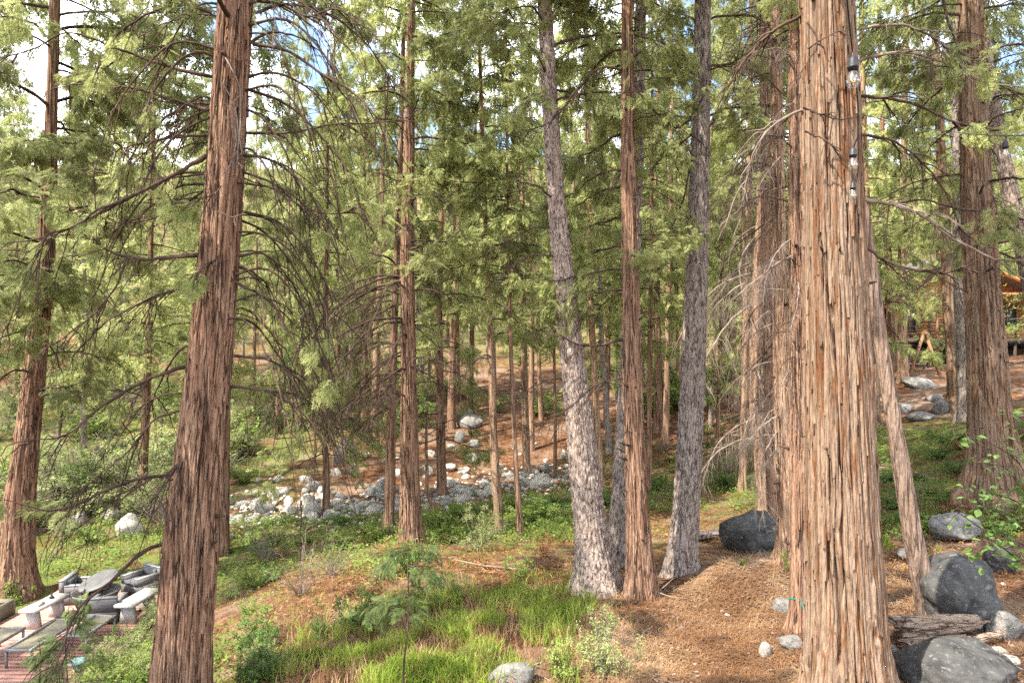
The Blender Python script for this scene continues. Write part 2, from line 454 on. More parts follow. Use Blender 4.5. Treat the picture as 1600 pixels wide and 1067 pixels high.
def in_patio(x, y, m=0.0): return (x > -10.95 - m) & (x < -7.75 + m) & (y > 9.6 - m) & (y < 16.75 + m)
MOUND = [((t['pts'][0][0] - 800) / F * t['d'], t['d'], .17, .75) for k, t in T.items() if t['d'] < 17.1 and k not in ('far_left', 'pole')]
MOUND += [(3.9, 11.6, .30, 1.3), (2.4, 9.6, .14, .8), (5.2, 9.2, .16, .9), (3.2, 13.2, .16, .9), (1.2, 10.2, .12, .6), (-1.2, 12.2, .15, 1.0), (-4.0, 12.0, .18, 1.4)]
def rbf(xf, yf):
    o = np.empty(xf.shape)
    for s in range(0, len(xf), 20000):
        xx = xf[s:s + 20000]; yy = yf[s:s + 20000]
        r = np.hypot(xx[:, None] - CP[None, :, 0], yy[:, None] - CP[None, :, 1])
        o[s:s + 20000] = -kern(r) @ SOL[:nP] + SOL[nP] + SOL[nP + 1] * xx + SOL[nP + 2] * yy
    return o
LX = np.arange(-100, 100.1, .5); LY = np.arange(-12, 110.1, .5)
_lx, _ly = np.meshgrid(LX, LY, indexing='ij')
LUT = rbf(_lx.ravel(), _ly.ravel()).reshape(_lx.shape)
def ground_z(x, y, detail=True):
    x = np.atleast_1d(np.asarray(x, float)); y = np.atleast_1d(np.asarray(y, float))
    xf = x.ravel(); yf = y.ravel()
    u = (xf - LX[0]) / .5; v = (yf - LY[0]) / .5
    ins = (u >= 0) & (v >= 0) & (u < len(LX) - 1) & (v < len(LY) - 1)
    iu = np.clip(u.astype(int), 0, len(LX) - 2); iv = np.clip(v.astype(int), 0, len(LY) - 2); fu = u - iu; fv = v - iv
    o = (LUT[iu, iv] * (1 - fu) + LUT[iu + 1, iv] * fu) * (1 - fv) + (LUT[iu, iv + 1] * (1 - fu) + LUT[iu + 1, iv + 1] * fu) * fv
    if (~ins).any(): o[~ins] = rbf(xf[~ins], yf[~ins])
    if detail:
        P = np.stack([xf, yf, np.zeros_like(xf)], -1)
        o = o + 0.22 * (fbm(P * 0.7, 3, 3) - .5) + 0.09 * (fbm(P * 3.1, 9, 3) - .5)
    for bx_, by_, am_, rr_ in MOUND:
        r2 = (xf - bx_) ** 2 + (yf - by_) ** 2
        o = o + am_ * np.exp(-r2 / rr_)
    pm = in_patio(xf, yf, 0.25)
    o = np.where(pm, np.minimum(o, PZ - .06), o)
    return o.reshape(x.shape)
def gz(x, y): return float(ground_z(x, y)[0])

def axis_coords(n, lo, hi, c, k):
    u = np.linspace(-1, 1, n)
    s = np.sinh(u * k) / math.sinh(k)
    return np.where(s < 0, c + s * (c - lo), c + s * (hi - c))
NX = 430; NY = 430
gx = axis_coords(NX, -450, 450, 0, 5.2); gy = axis_coords(NY, -420, 480, 14, 5.2)
GX, GY = np.meshgrid(gx, gy, indexing='ij')
GZ = ground_z(GX, GY)
mb = MB()
i = np.arange(NX - 1)[:, None] * NY; j = np.arange(NY - 1)[None]
mb.add(np.stack([GX, GY, GZ], -1).reshape(-1, 3), Q=np.stack([i + j, i + NY + j, i + NY + j + 1, i + j + 1], -1).reshape(-1, 4))
m, nt, b = new_mat('forest_floor')
v = coords(nt, world_space=True)
fa = noise(nt, v, 0.55, 5, .6); fb_ = noise(nt, v, 4.0, 6, .65); fc = noise(nt, v, 26.0, 4, .7)
c = ramp(nt, fb_, [(.30, (.045, .021, .012)), (.45, (.115, .054, .028)), (.58, (.195, .101, .053)), (.74, (.30, .19, .112))])
c = mixc(nt, ramp(nt, fa, [(.48, 0), (.64, .75)]), c, (.27, .20, .145))
att = N(nt, 'ShaderNodeAttribute'); att.attribute_name = 'cover'
sp = N(nt, 'ShaderNodeSeparateColor'); nt.links.new(att.outputs['Color'], sp.inputs[0])
gm = N(nt, 'ShaderNodeMath'); gm.operation = 'MULTIPLY'
nt.links.new(sp.outputs['Green'], gm.inputs[0]); nt.links.new(ramp(nt, noise(nt, v, 1.6, 5, .65), [(.40, 0), (.58, 1)]), gm.inputs[1])
c = mixc(nt, gm.outputs[0], c, (.135, .17, .045))
dm = N(nt, 'ShaderNodeMath'); dm.operation = 'MULTIPLY'
nt.links.new(sp.outputs['Red'], dm.inputs[0]); nt.links.new(ramp(nt, noise(nt, v, 1.1, 5, .6), [(.35, 0), (.55, 1)]), dm.inputs[1])
c = mixc(nt, dm.outputs[0], c, (.235, .165, .118))
c = mixc(nt, .75, c, ramp(nt, fc, [(.30, .35), (.65, 1.1)]), 'MULTIPLY')
nt.links.new(c, b.inputs['Base Color']); b.inputs['Roughness'].default_value = 1.0; b.inputs['Specular IOR Level'].default_value = .05
ad = N(nt, 'ShaderNodeMath'); ad.operation = 'ADD'; nt.links.new(fb_, ad.inputs[0]); nt.links.new(fc, ad.inputs[1])
bump(nt, b, ad.outputs[0], 1.0, .05)
M['ground'] = m
ground = mb.build('ground', M['ground'], smooth=True)
tag(ground, 'forest floor of brown needle litter rising to a wooded slope', kind='structure')
px_ = 800 + GX / np.maximum(GY, .5) * F
green = np.clip((12 - np.abs(GX + 18)) / 4, 0, 1) * np.clip((GY - 10) / 4, 0, 1) * np.clip((44 - GY) / 8, 0, 1)
green = np.maximum(green, np.clip((8 - np.abs(GX + 3)) / 3, 0, 1) * np.clip((GY - 14) / 2, 0, 1) * np.clip((24 - GY) / 2, 0, 1))
green = np.maximum(green, np.clip((GX - 4) / 3, 0, 1) * np.clip((GY - 14) / 3, 0, 1) * np.clip((27 - GY) / 3, 0, 1))
green = np.maximum(green, .75 * np.clip((GY - 50) / 12, 0, 1))
dirt = np.clip((GX - 1) / 2, 0, 1) * np.clip((11 - GY) / 2.5, 0, 1)
ca = ground.data.color_attributes.new('cover', 'FLOAT_COLOR', 'POINT')
cc = np.zeros((NX * NY, 4), np.float32); cc[:, 0] = dirt.ravel(); cc[:, 1] = green.ravel(); cc[:, 3] = 1
ca.data.foreach_set('color', cc.ravel())

# ------------------------------------------------------------------ foliage building blocks
def spray_template(hi, seed):
    """a flat feathery cedar spray, axis along +X, length 1"""
    r = np.random.default_rng(seed)
    V = []; Q = []
    def leaflet(p, d, L, w, nz):
        d = d / np.linalg.norm(d); s = np.cross(d, nz); s /= np.linalg.norm(s)
        b = len(V)
        V.extend([p, p + d * L * .45 + s * w, p + d * L, p + d * L * .45 - s * w]); Q.append([b, b + 1, b + 2, b + 3])
    up = np.array([0, 0, 1.0])
    def axis(t): return np.array([t, 0.06 * math.sin(t * 5 + seed), -0.22 * t * t])
    n = 9 if hi else 7
    for k in range(n):
        t = .08 + .86 * k / (n - 1)
        p = axis(t)
        for sd in (-1, 1):
            L = (.44 * (1 - t) ** .8 + .10) * r.uniform(.75, 1.15)
            ang = sd * math.radians(r.uniform(35, 55))
            d = np.array([math.cos(ang), math.sin(ang), r.uniform(-.45, .05)])
            nz = up + r.normal(0, .25, 3)
            if hi:
                leaflet(p, d, L, .020, nz)
                for q in range(4):
                    u = .3 + .2 * q
                    for s2 in (-1, 1):
                        a2 = ang + s2 * math.radians(38)
                        d2 = np.array([math.cos(a2), math.sin(a2), r.uniform(-.5, .05)])
                        leaflet(p + d / np.linalg.norm(d) * L * u, d2, L * .42 * (1.15 - u * .6), .019, nz + r.normal(0, .2, 3))
            else:
                leaflet(p, d, L, .036, nz)
                leaflet(p + d * L * .15, d + np.array([-.5 * d[0], .5 * d[1], -.3]), L * .6, .03, nz)
                leaflet(p + d * L * .35, d + np.array([.5, 0, -.2]), L * .6, .028, nz)
    leaflet(axis(.75), np.array([1, 0, -.3]), .3, .03 if hi else .05, up)
    return np.array(V), np.array(Q)
SPR_HI = [spray_template(True, s) for s in range(3)]
SPR_LO = [spray_template(False, s + 10) for s in range(3)]

def frames(D, roll, up=np.array([0, 0, 1.0])):
    D = D / (np.linalg.norm(D, axis=1, keepdims=True) + 1e-9)
    ref = np.where(np.abs(D[:, 2:3]) < .95, up[None], np.array([[1.0, 0, 0]]))
    Y = np.cross(ref, D); Y /= np.linalg.norm(Y, axis=1, keepdims=True) + 1e-9
    Z = np.cross(D, Y)
    c = np.cos(roll)[:, None]; s = np.sin(roll)[:, None]
    return np.stack([D, Y * c + Z * s, -Y * s + Z * c], 2)

def scatter(mb, tmpl, P, D, S, roll, mat):
    V, Q = tmpl
    R = frames(D, roll)
    W = np.einsum('nij,vj->nvi', R, V) * S[:, None, None] + P[:, None, :]
    q = Q[None] + (np.arange(len(P)) * len(V))[:, None, None]
    if Q.shape[1] == 4: mb.add(W.reshape(-1, 3), Q=q.reshape(-1, 4), mat=mat)
    else: mb.add(W.reshape(-1, 3), T=q.reshape(-1, 3), mat=mat)

def grow_twigs(r, P0, D0, L, n, droop, wob=.06):
    """m twigs from points P0 heading D0: (m,n,3)"""
    s = np.linspace(0, 1, n)[None, :, None]
    D0 = D0 / (np.linalg.norm(D0, axis=1, keepdims=True) + 1e-9)
    P = P0[:, None, :] + D0[:, None, :] * L[:, None, None] * s
    P[:, :, 2] -= (droop * L)[:, None] * s[:, :, 0] ** 1.8
    w = np.cumsum(r.normal(0, wob, P.shape), axis=1) * L[:, None, None] * .5
    w -= w[:, :1]
    return P + w

def dress_limb(mb, r, C, R, live, ntw, tl, t0=.12, sub=3, leafmat=1, hi=True, spr=(.26, .46), nspr=5, droop=.75, tipup=False, tw_r=.0075, up_share=.0):
    """C: centreline of a limb. adds twigs, sub twigs and, when live, sprays"""
    n = len(C)
    t = np.sort(r.uniform(t0, 1, ntw)); idx = np.clip((t * (n - 1)).astype(int), 0, n - 2); fr = t * (n - 1) - idx
    P0 = C[idx] * (1 - fr[:, None]) + C[idx + 1] * fr[:, None]
    Tn = C[idx + 1] - C[idx]; Tn /= np.linalg.norm(Tn, axis=1, keepdims=True)
    S = np.cross(Tn, np.array([0, 0, 1.0])); S /= np.linalg.norm(S, axis=1, keepdims=True) + 1e-9
    sg = np.where(np.arange(ntw) % 2 == 0, 1, -1)[:, None] * r.uniform(.3, 1.1, (ntw, 1))
    D0 = Tn * r.uniform(.45, 1.1, (ntw, 1)) + S * sg + np.array([[0, 0, 1.0]]) * r.uniform(-.35, .30, (ntw, 1))
    L = tl * r.uniform(.45, 1.15, ntw) * (1.1 - .55 * t)
    dr = droop * r.uniform(.3, 1.2, ntw)
    TW = grow_twigs(r, P0, D0, L, 7, dr)
    k = np.linspace(1, .28, 7)[None]
    mb.tubes(TW, tw_r * k * r.uniform(.7, 1.3, (ntw, 1)), 3, mat=0)
    if sub:
        m = ntw * sub
        ii = np.repeat(np.arange(ntw), sub); tt = r.uniform(.25, .95, m)
        a = (tt * 6).astype(int)
        Q0 = TW[ii, a]; Tq = TW[ii, np.minimum(a + 1, 6)] - TW[ii, np.maximum(a - 1, 0)]; Tq /= np.linalg.norm(Tq, axis=1, keepdims=True) + 1e-9
        D1 = Tq * .8 + r.normal(0, .55, (m, 3)) - np.array([[0, 0, .15]])
        ST = grow_twigs(r, Q0, D1, L[ii] * r.uniform(.25, .6, m), 5, .6 * r.uniform(0, 1, m))
        mb.tubes(ST, tw_r * .55 * np.linspace(1, .35, 5)[None] * np.ones((m, 1)), 3, mat=0)
    if live:
        src = [(TW, ntw, 7)]
        if sub: src.append((ST, m, 5))
        for W, cnt, nn in src:
            kk = nspr if nn == 7 else max(1, nspr // 2)
            ii = np.repeat(np.arange(cnt), kk); a = np.clip((r.uniform(.3, 1.0, cnt * kk) ** .7 * (nn - 1)).astype(int), 1, nn - 1)
            P = W[ii, a]; D = W[ii, a] - W[ii, a - 1]; D /= np.linalg.norm(D, axis=1, keepdims=True) + 1e-9
            D = D + r.normal(0, .45, D.shape) + np.array([[0, 0, -.25]])
            tm = (SPR_HI if hi else SPR_LO)
            g = r.integers(0, 3, len(P)); sc = r.uniform(spr[0], spr[1], len(P)); ro = r.normal(0, .7, len(P))
            for q in range(3):
                w = g == q
                if w.any(): scatter(mb, tm[q], P[w], D[w], sc[w], ro[w], leafmat)

def branch_mesh(kind, seed):
    """a side branch growing along +X from the origin, about 3 m long"""
    r = np.random.default_rng(seed)
    L = 3.0; n = 14
    t = np.linspace(0, 1, n)
    if kind == 'live':
        a, b_, c_ = r.uniform(.0, .25), r.uniform(.45, .8), r.uniform(.25, .5)
    else:
        a, b_, c_ = r.uniform(.05, .35), r.uniform(.6, 1.1), r.uniform(.1, .35)
    C = np.stack([L * (t - .10 * t * t), .25 * np.sin(t * r.uniform(1.5, 4) + r.uniform(0, 6)) * t, L * (a * t - b_ * t ** 2 + c_ * t ** 3)], -1)
    C[1:] += np.cumsum(r.normal(0, .022, (n - 1, 3)), axis=0)
    R = .030 * (1 - t) ** .8 + .005
    mb = MB(); mb.tubes(C, R, 6, mat=0)
    if kind == 'live':
        dress_limb(mb, r, C, R, True, 20, 1.05, t0=.16, sub=2, nspr=3, droop=.55)
        mats = [M['twig'], M['leaf']]
    elif kind == 'half':
        dress_limb(mb, r, C, R, False, 16, 1.2, sub=3, droop=.9)
        dress_limb(mb, r, C, R, True, 6, .8, t0=.6, sub=1, nspr=3, droop=.8)
        mats = [M['twig'], M['leaf']]
    elif kind == 'dead':
        dress_limb(mb, r, C, R, False, 26, 1.35, sub=3, droop=.95)
        mats = [M['twig']]
    else:
        dress_limb(mb, r, C, R, False, 24, 1.3, sub=3, droop=1.2)
        mats = [M['twig_grey']]
    return mb.mesh(kind + '_branch', mats, smooth=False)

BR = {k: [branch_mesh(k, 100 * q + s) for s in range(n)] for q, (k, n) in enumerate([('live', 7), ('half', 4), ('dead', 6), ('grey', 5)])}

def far_crown(seed, H, z0, rmax, nb, leaf, dense=1.0):
    """whole crown of a cedar (branches, twigs and sprays) as one mesh along +Z, trunk at the axis"""
    r = np.random.default_rng(seed)
    mb = MB()
    for k in range(nb):
        f = (k + r.uniform(0, 1)) / nb
        z = z0 + (H - z0) * f
        R0 = rmax * ((1 - f) ** .75) * (.55 + .45 * min(1, f * 5 + .4)) * r.uniform(.6, 1.15) + .25
        az = k * 2.4 + r.uniform(-.5, .5)
        n = 8; t = np.linspace(0, 1, n)
        a, b_ = r.uniform(-.05, .25), r.uniform(.3, .7)
        loc = np.stack([R0 * t, .1 * R0 * np.sin(t * 3 + k), R0 * (a * t - b_ * t * t + .3 * t ** 3)], -1)
        ca_, sa = math.cos(az), math.sin(az)
        C = np.stack([loc[:, 0] * ca_ - loc[:, 1] * sa, loc[:, 0] * sa + loc[:, 1] * ca_, loc[:, 2] + z], -1)
        mb.tubes(C, .028 * (1 - t) + .006, 4, mat=0)
        dress_limb(mb, r, C, None, True, max(5, int(9 * dense * (.4 + R0 / rmax))), .40 * R0 + .25, t0=.2, sub=1, hi=False, spr=(.40, .72), nspr=3, droop=.6, tw_r=.008)
    return mb.mesh('crown', [M['twig'], leaf])

CROWNS = [far_crown(501, 24, 5.0, 2.9, 50, M['leaf_far'], .85), far_crown(502, 22, 3.0, 3.2, 50, M['leaf_far'], .85), far_crown(503, 26, 7.5, 2.5, 46, M['leaf_far'], .8), far_crown(504, 18, 1.6, 2.5, 46, M['leaf_far'], .85)]

# ------------------------------------------------------------------ trunks
def trunk_axis(t, H):
    """world points and radii of a trunk from its pixel trace, carried on to height H above its base"""
    d = t['d']; P = [at(px, py, d) for px, py, w in t['pts']]; R = [w / F * d / 2 * .95 for px, py, w in t['pts']]
    base = P[0].copy(); z = gz(base[0], base[1])
    P = np.array(P); R = np.array(R)
    if z < P[0][2] - .05:
        dirv = (P[0] - P[1]) / max(.1, (P[0][2] - P[1][2]) * -1)
        P = np.concatenate([[P[0] + dirv * (P[0][2] - z)], P]); R = np.concatenate([[R[0] * 1.05], R])
    P[0][2] = min(P[0][2], z)
    top = P[0][2] + H
    last = P[-1]; dirv = (P[-1] - P[-2]) / (P[-1][2] - P[-2][2])
    k = 4
    for q in range(1, k + 1):
        f = q / k; dz = (top - last[2]) * f
        if top - last[2] < 1: break
        P = np.concatenate([P, [last + np.array([dirv[0] * dz * (1 - .5 * f), dirv[1] * dz, dz])]]); R = np.concatenate([R, [R[len(R) - q] if q == 1 and False else R[-1] * (1 - .33 * f)]])
    return P, R

def trunk_mesh(P, R, kind, seg, rows, mat, seed, zvis=None, dep=1.0, flare=.45):
    """closed bark surface; rows crowd into the part below zvis"""
    o = P[0].copy()
    zt = P[-1][2]; zv = min(zvis or zt, zt)
    z1 = np.linspace(o[2] - .25, zv, rows)
    zs = np.concatenate([z1, np.linspace(zv, zt, 14)[1:]]) if zv < zt - .5 else z1
    X = np.interp(zs, P[:, 2], P[:, 0]); Y = np.interp(zs, P[:, 2], P[:, 1]); Rr = np.interp(zs, P[:, 2], R)
    kk = max(3, rows // 14)
    def sm(a):
        w = np.ones(kk) / kk; p = np.pad(a, (kk // 2, kk - 1 - kk // 2), mode='edge')
        return np.convolve(p, w, 'valid')
    if len(P) > 2: X, Y, Rr = sm(X), sm(Y), sm(Rr)
    th = np.linspace(0, 2 * PI, seg, endpoint=False)
    TH, ZS = np.meshgrid(th, zs)
    h = np.maximum(ZS - o[2], 0)
    R2 = Rr[:, None] * np.ones_like(TH)
    rm = float(R.max())
    ph = seed * 1.7
    fl = flare * np.exp(-h / (.9 * rm + .08)) * (1 + .45 * np.sin(TH * 5 + ph) + .3 * np.sin(TH * 3 + ph * 2))
    R2 = R2 * (1 + fl) * (1 + .035 * np.sin(TH * 2 + ZS * .6 + ph) + .02 * np.sin(TH * 5 + ZS * .9))
    if kind == 'cedar':
        K = max(6, int(round(2 * PI * rm / .085)))
        wv = vn2p(TH / (2 * PI) * 6, ZS * .9, 6, seed + 3) * 1.6
        u = TH / (2 * PI) * K + wv + ZS * .18; v = ZS / 1.5
        n1 = vn2p(u, v, K, seed); n2 = vn2p(u * 2, v * 2.3 + 7, 2 * K, seed + 1)
        fur = 1 - np.clip(np.abs(n1 * 2 - 1) * 3.0, 0, 1)
        fur2 = 1 - np.clip(np.abs(n2 * 2 - 1) * 3.2, 0, 1)
        disp = -.030 * fur - .013 * fur2 + .020 * (n1 - .5) + .012 * (vn2p(u * 3, ZS / .12, 3 * K, seed + 8) - .5)
    else:
        K = max(5, int(round(2 * PI * rm / .078)))
        wv = vn2p(TH / (2 * PI) * 8, ZS * 2.2, 8, seed + 3) * .9
        u = TH / (2 * PI) * K + wv; v = ZS / (.14 if kind == 'pine' else .20)
        f1, f2 = worley2p(u, v, K, seed)
        e = np.clip((f2 - f1) * 2.6, 0, 1)
        disp = -.024 * (1 - e) ** 1.3 + .014 * (hsh(np.floor(f1 * 9).astype(np.int64), np.floor(v).astype(np.int64), np.floor(u).astype(np.int64), seed) - .5) * e + .012 * (vn2p(u * 3, v * 4, 3 * K, seed + 4) - .5)
    R2 = R2 + disp * dep * np.clip(R2 / .2, .25, 1.25)
    V = np.stack([X[:, None] + R2 * np.cos(TH), Y[:, None] + R2 * np.sin(TH), ZS], -1) - o
    nr = len(zs)
    jj = np.arange(nr - 1)[:, None] * seg; k = np.arange(seg)[None]; k2 = (k + 1) % seg
    Q = np.stack([jj + k, jj + k2, jj + seg + k2, jj + seg + k], -1).reshape(-1, 4)
    mb = MB(); mb.add(V.reshape(-1, 3), Q=Q)
    return mb, o

def axis_at(P, R, z):
    return np.array([np.interp(z, P[:, 2], P[:, 0]), np.interp(z, P[:, 2], P[:, 1]), z]), float(np.interp(z, P[:, 2], R))

def bark_strips(q, n, zlo, zhi, mat, seed, w0=.018, w1=.045, l0=.25, l1=1.1, th=.016):
    """long peeling plates of bark lying on a trunk"""
    r = np.random.default_rng(seed); rows = 9
    z0 = r.uniform(zlo, zhi, n); L = r.uniform(l0, l1, n) ; t0 = r.uniform(0, 2 * PI, n); w = r.uniform(w0, w1, n); hgt = r.uniform(.4, 1.3, n) * th
    s = np.linspace(0, 1, rows)[None]
    Z = z0[:, None] + L[:, None] * s
    cx = np.interp(Z, q.P[:, 2], q.P[:, 0]); cy = np.interp(Z, q.P[:, 2], q.P[:, 1]); R = np.interp(Z, q.P[:, 2], q.R)
    h = np.maximum(Z - q.o[2], 0); R = R * (1 + .45 * np.exp(-h / (.9 * q.R.max() + .08)))
    wob = np.cumsum(r.normal(0, .006, (n, rows)), 1)
    prof = np.sin(np.clip(s * 1.15 + .04, 0, 1) * PI) ** .45
    lift = r.uniform(0, .03, n)[:, None] * np.maximum(0, .35 - s) * 2 + r.uniform(0, .02, n)[:, None] * np.maximum(0, s - .8) * 3
    V = []
    for c_, hh in ((-1, -.03), (-.55, 1), (.5, 1.1), (1, -.03)):
        a = t0[:, None] + (wob + c_ * w[:, None] * prof) / R
        rr = R - .012 + np.where(hh > 0, hh * hgt[:, None], -.02) + lift
        V.append(np.stack([cx + rr * np.cos(a), cy + rr * np.sin(a), Z], -1))
    V = np.stack(V, 2) - q.o                       # n, rows, 4, 3
    b0 = np.arange(n)[:, None, None] * rows * 4; jj = np.arange(rows - 1)[None, :, None] * 4; k = np.arange(3)[None, None]
    Q = np.stack([b0 + jj + k, b0 + jj + k + 1, b0 + jj + 4 + k + 1, b0 + jj + 4 + k], -1).reshape(-1, 4)
    mb = MB(); mb.add(V.reshape(-1, 3), Q=Q)
    o = mb.build('bark', mat, q.root); o['kind'] = 'stuff'
    return o

class Tree: pass
TREES = {}
def make_tree(key, name, label, cat, H, kind, mat, seg, rows, seed, zvis=11.5, group=None, dep=1.0, flare=.45):
    t = T[key]
    P, R = trunk_axis(t, H)
    mb, o = trunk_mesh(P, R, kind, seg, rows, mat, seed, zvis, dep, flare)
    root = thing(name, label, cat, o, 0, group)
    tk = mb.build('trunk', mat, root, smooth=(seg < 70))
    q = Tree(); q.root = root; q.P = P; q.R = R; q.o = o; q.H = H
    TREES[key] = q
    return q

def put_branch(q, z, az, kind, ln, pitch, r, roll=0.0):
    c, rad = axis_at(q.P, q.R, z)
    dv = np.array([math.cos(az), math.sin(az), 0])
    loc = c + dv * rad * .55 - q.o
    me = BR[kind][r.integers(0, len(BR[kind]))]
    s = ln / 3.0
    mt = Matrix.Rotation(az, 3, 'Z') @ Matrix.Rotation(-pitch, 3, 'Y') @ Matrix.Rotation(roll, 3, 'X')
    fl = -1 if r.random() < .5 else 1
    return link('branch', me, q.root, loc, mt.to_euler(), (s, s * fl, s))

def add_branches(key, z0, z1, n, kinds, lr, pr, seed, az0=0, az1=2 * PI):
    q = TREES[key]; r = np.random.default_rng(seed)
    ks = [k for k, w in kinds]; ws = np.array([w for k, w in kinds], float); ws /= ws.sum()
    for k in range(n):
        z = z0 + (z1 - z0) * (k + r.uniform(0, 1)) / n
        put_branch(q, z, r.uniform(az0, az1), ks[r.choice(len(ks), p=ws)], r.uniform(*lr), r.uniform(*pr), r, r.uniform(-.4, .4))

def add_crown(key, z_from, ci, s, seed=0):
    """far crown mesh on the upper stem: its lowest boughs sit at height z_from"""
    q = TREES[key]
    c0, _ = axis_at(q.P, q.R, z_from); c1, _ = axis_at(q.P, q.R, min(q.P[-1][2], z_from + 12))
    dv = Vector(c1 - c0); e = dv.to_track_quat('Z', 'Y').to_euler()
    base = [5.0, 3.0, 7.5, 1.6][ci]
    dn = (c1 - c0) / np.linalg.norm(c1 - c0)
    o = link('crown', CROWNS[ci], q.root, c0 - dn * base * s - q.o, None, s)
    o.rotation_mode = 'QUATERNION'
    o.rotation_quaternion = dv.to_track_quat('Z', 'Y') @ Euler((0, 0, seed * 1.3)).to_quaternion()
    return o

def traced_limb(q, key_seed, pix, d0, d1, r0, r1, live=False, ntw=14, tl=.9, mat='twig', droop=.8, parent=None, t0=.1, sub=3, nspr=4):
    """a limb followed through the photograph, running from distance d0 to d1"""
    r = np.random.default_rng(key_seed)
    n = len(pix)
    P = np.array([at(x, y, d0 + (d1 - d0) * k / (n - 1)) for k, (x, y) in enumerate(pix)])
    m = max(12, 5 * n)
    C = catmull(P, m)
    C[1:] += np.cumsum(r.normal(0, .006, (m - 1, 3)), axis=0)
    t = np.linspace(0, 1, m)
    R = r0 + (r1 - r0) * t ** .8
    R = R * (1 + .12 * np.sin(t * 37 + key_seed))
    mb = MB(); C = C - q.o
    mb.tubes(C, R, 7, mat=0)
    dress_limb(mb, r, C, R, False, ntw, tl, t0=t0, sub=sub, droop=droop, tw_r=.0105)
    if live: dress_limb(mb, r, C, R, True, max(3, ntw // 3), tl * .6, t0=.5, sub=1, nspr=nspr, droop=.7, spr=(.16, .32))
    return mb.build('branch', [M[mat], M['leaf']], q.root, smooth=True)

# the named trees ------------------------------------------------------
make_tree('left_fg', 'cedar_tree', 'tall reddish-brown cedar with many bare drooping limbs beside the patio', 'tree', 24, 'cedar', M['cedar'], 170, 230, 11, 10.5, dep=1.35)
make_tree('right_fg', 'cedar_tree', 'broadest pale shaggy-barked cedar trunk carrying the string of light bulbs', 'tree', 26, 'cedar', M['cedar_pale'], 220, 250, 12, 10.2, dep=1.9)
make_tree('far_left', 'cedar_tree', 'brown cedar growing at the back corner of the patio', 'tree', 25, 'cedar', M['cedar'], 90, 120, 13, 13.5)
make_tree('behind_left', 'cedar_tree', 'slim cedar standing half behind the tall cedar with bare limbs', 'tree', 22, 'cedar', M['cedar'], 44, 70, 14, 14)
make_tree('c640', 'cedar_tree', 'straight red-brown cedar rising behind the thin feathery sapling', 'tree', 24, 'cedar', M['cedar'], 90, 140, 15, 14)
make_tree('c608', 'cedar_tree', 'thinner cedar close beside the straight red-brown cedar', 'tree', 21, 'cedar', M['cedar'], 48, 80, 16, 15)
make_tree('c510', 'cedar_tree', 'short dark cedar stem rooted among the pale creek stones', 'tree', 15, 'cedar', M['cedar'], 32, 60, 17, 16)
make_tree('c690', 'cedar_tree', 'dark cedar at the creek bank with a curved dead stem at its foot', 'tree', 20, 'cedar', M['cedar'], 40, 70, 18, 17)
make_tree('c780', 'cedar_tree', 'slender grey-brown cedar standing in the bright green undergrowth', 'tree', 18, 'cedar', M['cedar_mid'], 40, 80, 19, 14)
make_tree('c812', 'cedar_tree', 'very thin dark stem next to the slender cedar in the undergrowth', 'tree', 14, 'cedar', M['cedar'], 26, 60, 20, 14)
make_tree('c822', 'cedar_tree', 'small cedar at the end of the low stone bank', 'tree', 19, 'cedar', M['cedar_mid'], 30, 60, 21, 18)
make_tree('pine_mid', 'pine_tree', 'leaning pine with pale scaly plated bark beside the red-brown cedar', 'tree', 26, 'pine', M['pine'], 150, 230, 22, 11)
make_tree('cedar_mid', 'cedar_tree', 'furrowed orange-brown cedar between the two pines with a flared foot', 'tree', 24, 'cedar', M['cedar'], 130, 200, 23, 11)
make_tree('pine_hid', 'pine_tree', 'dark pine half hidden behind the furrowed orange-brown cedar', 'tree', 22, 'pineg', M['pine_grey'], 80, 120, 24, 11.5)
make_tree('pine_right', 'pine_tree', 'grey smooth-looking pine standing alone on the needle mound', 'tree', 26, 'pineg', M['pine_grey'], 150, 220, 25, 11.5, dep=.75)
make_tree('c930', 'cedar_tree', 'thin brown stem seen behind the leaning scaly pine', 'tree', 20, 'cedar', M['cedar_mid'], 30, 60, 26, 16)
make_tree('bent', 'cedar_tree', 'gently bent cedar rooted behind the big dark boulder', 'tree', 21, 'cedar', M['cedar_mid'], 56, 90, 27, 14)
make_tree('c1205', 'cedar_tree', 'slender cedar between the bent cedar and the one touching the boulder', 'tree', 22, 'cedar', M['cedar'], 60, 100, 128, 13)
make_tree('c1168', 'cedar_tree', 'thin brown cedar next to the gently bent one', 'tree', 19, 'cedar', M['cedar_mid'], 36, 70, 129, 15)
make_tree('c1225', 'cedar_tree', 'brown cedar whose foot touches the big dark boulder', 'tree', 24, 'cedar', M['cedar_mid'], 90, 160, 28, 11.5)
make_tree('c1247', 'cedar_tree', 'narrow cedar tucked against the broad pale shaggy trunk', 'tree', 24, 'cedar', M['cedar'], 90, 170, 29, 10.5)
make_tree('c1360', 'cedar_tree', 'thin brown cedar partly hidden behind the broad pale shaggy trunk', 'tree', 20, 'cedar', M['cedar_mid'], 36, 60, 30, 17)
make_tree('c1480', 'pine_tree', 'pale straight trunk beside the flat rocks below the cabin', 'tree', 23, 'cedar', M['cedar_pale'], 52, 90, 31, 18)
make_tree('c1507', 'pine_tree', 'grey trunk pressed between the pale straight trunk and the massive cedar', 'tree', 24, 'pineg', M['pine_grey'], 56, 90, 32, 17)
make_tree('big_right', 'cedar_tree', 'massive weathered cedar rooted in the green slope below the cabin', 'tree', 27, 'cedar', M['cedar_pale'], 130, 160, 33, 14, dep=1.2)
make_tree('edge_lean', 'cedar_tree', 'leaning pinkish-grey cedar beyond the massive weathered cedar', 'tree', 20, 'pineg', M['pine'], 60, 90, 34, 14)
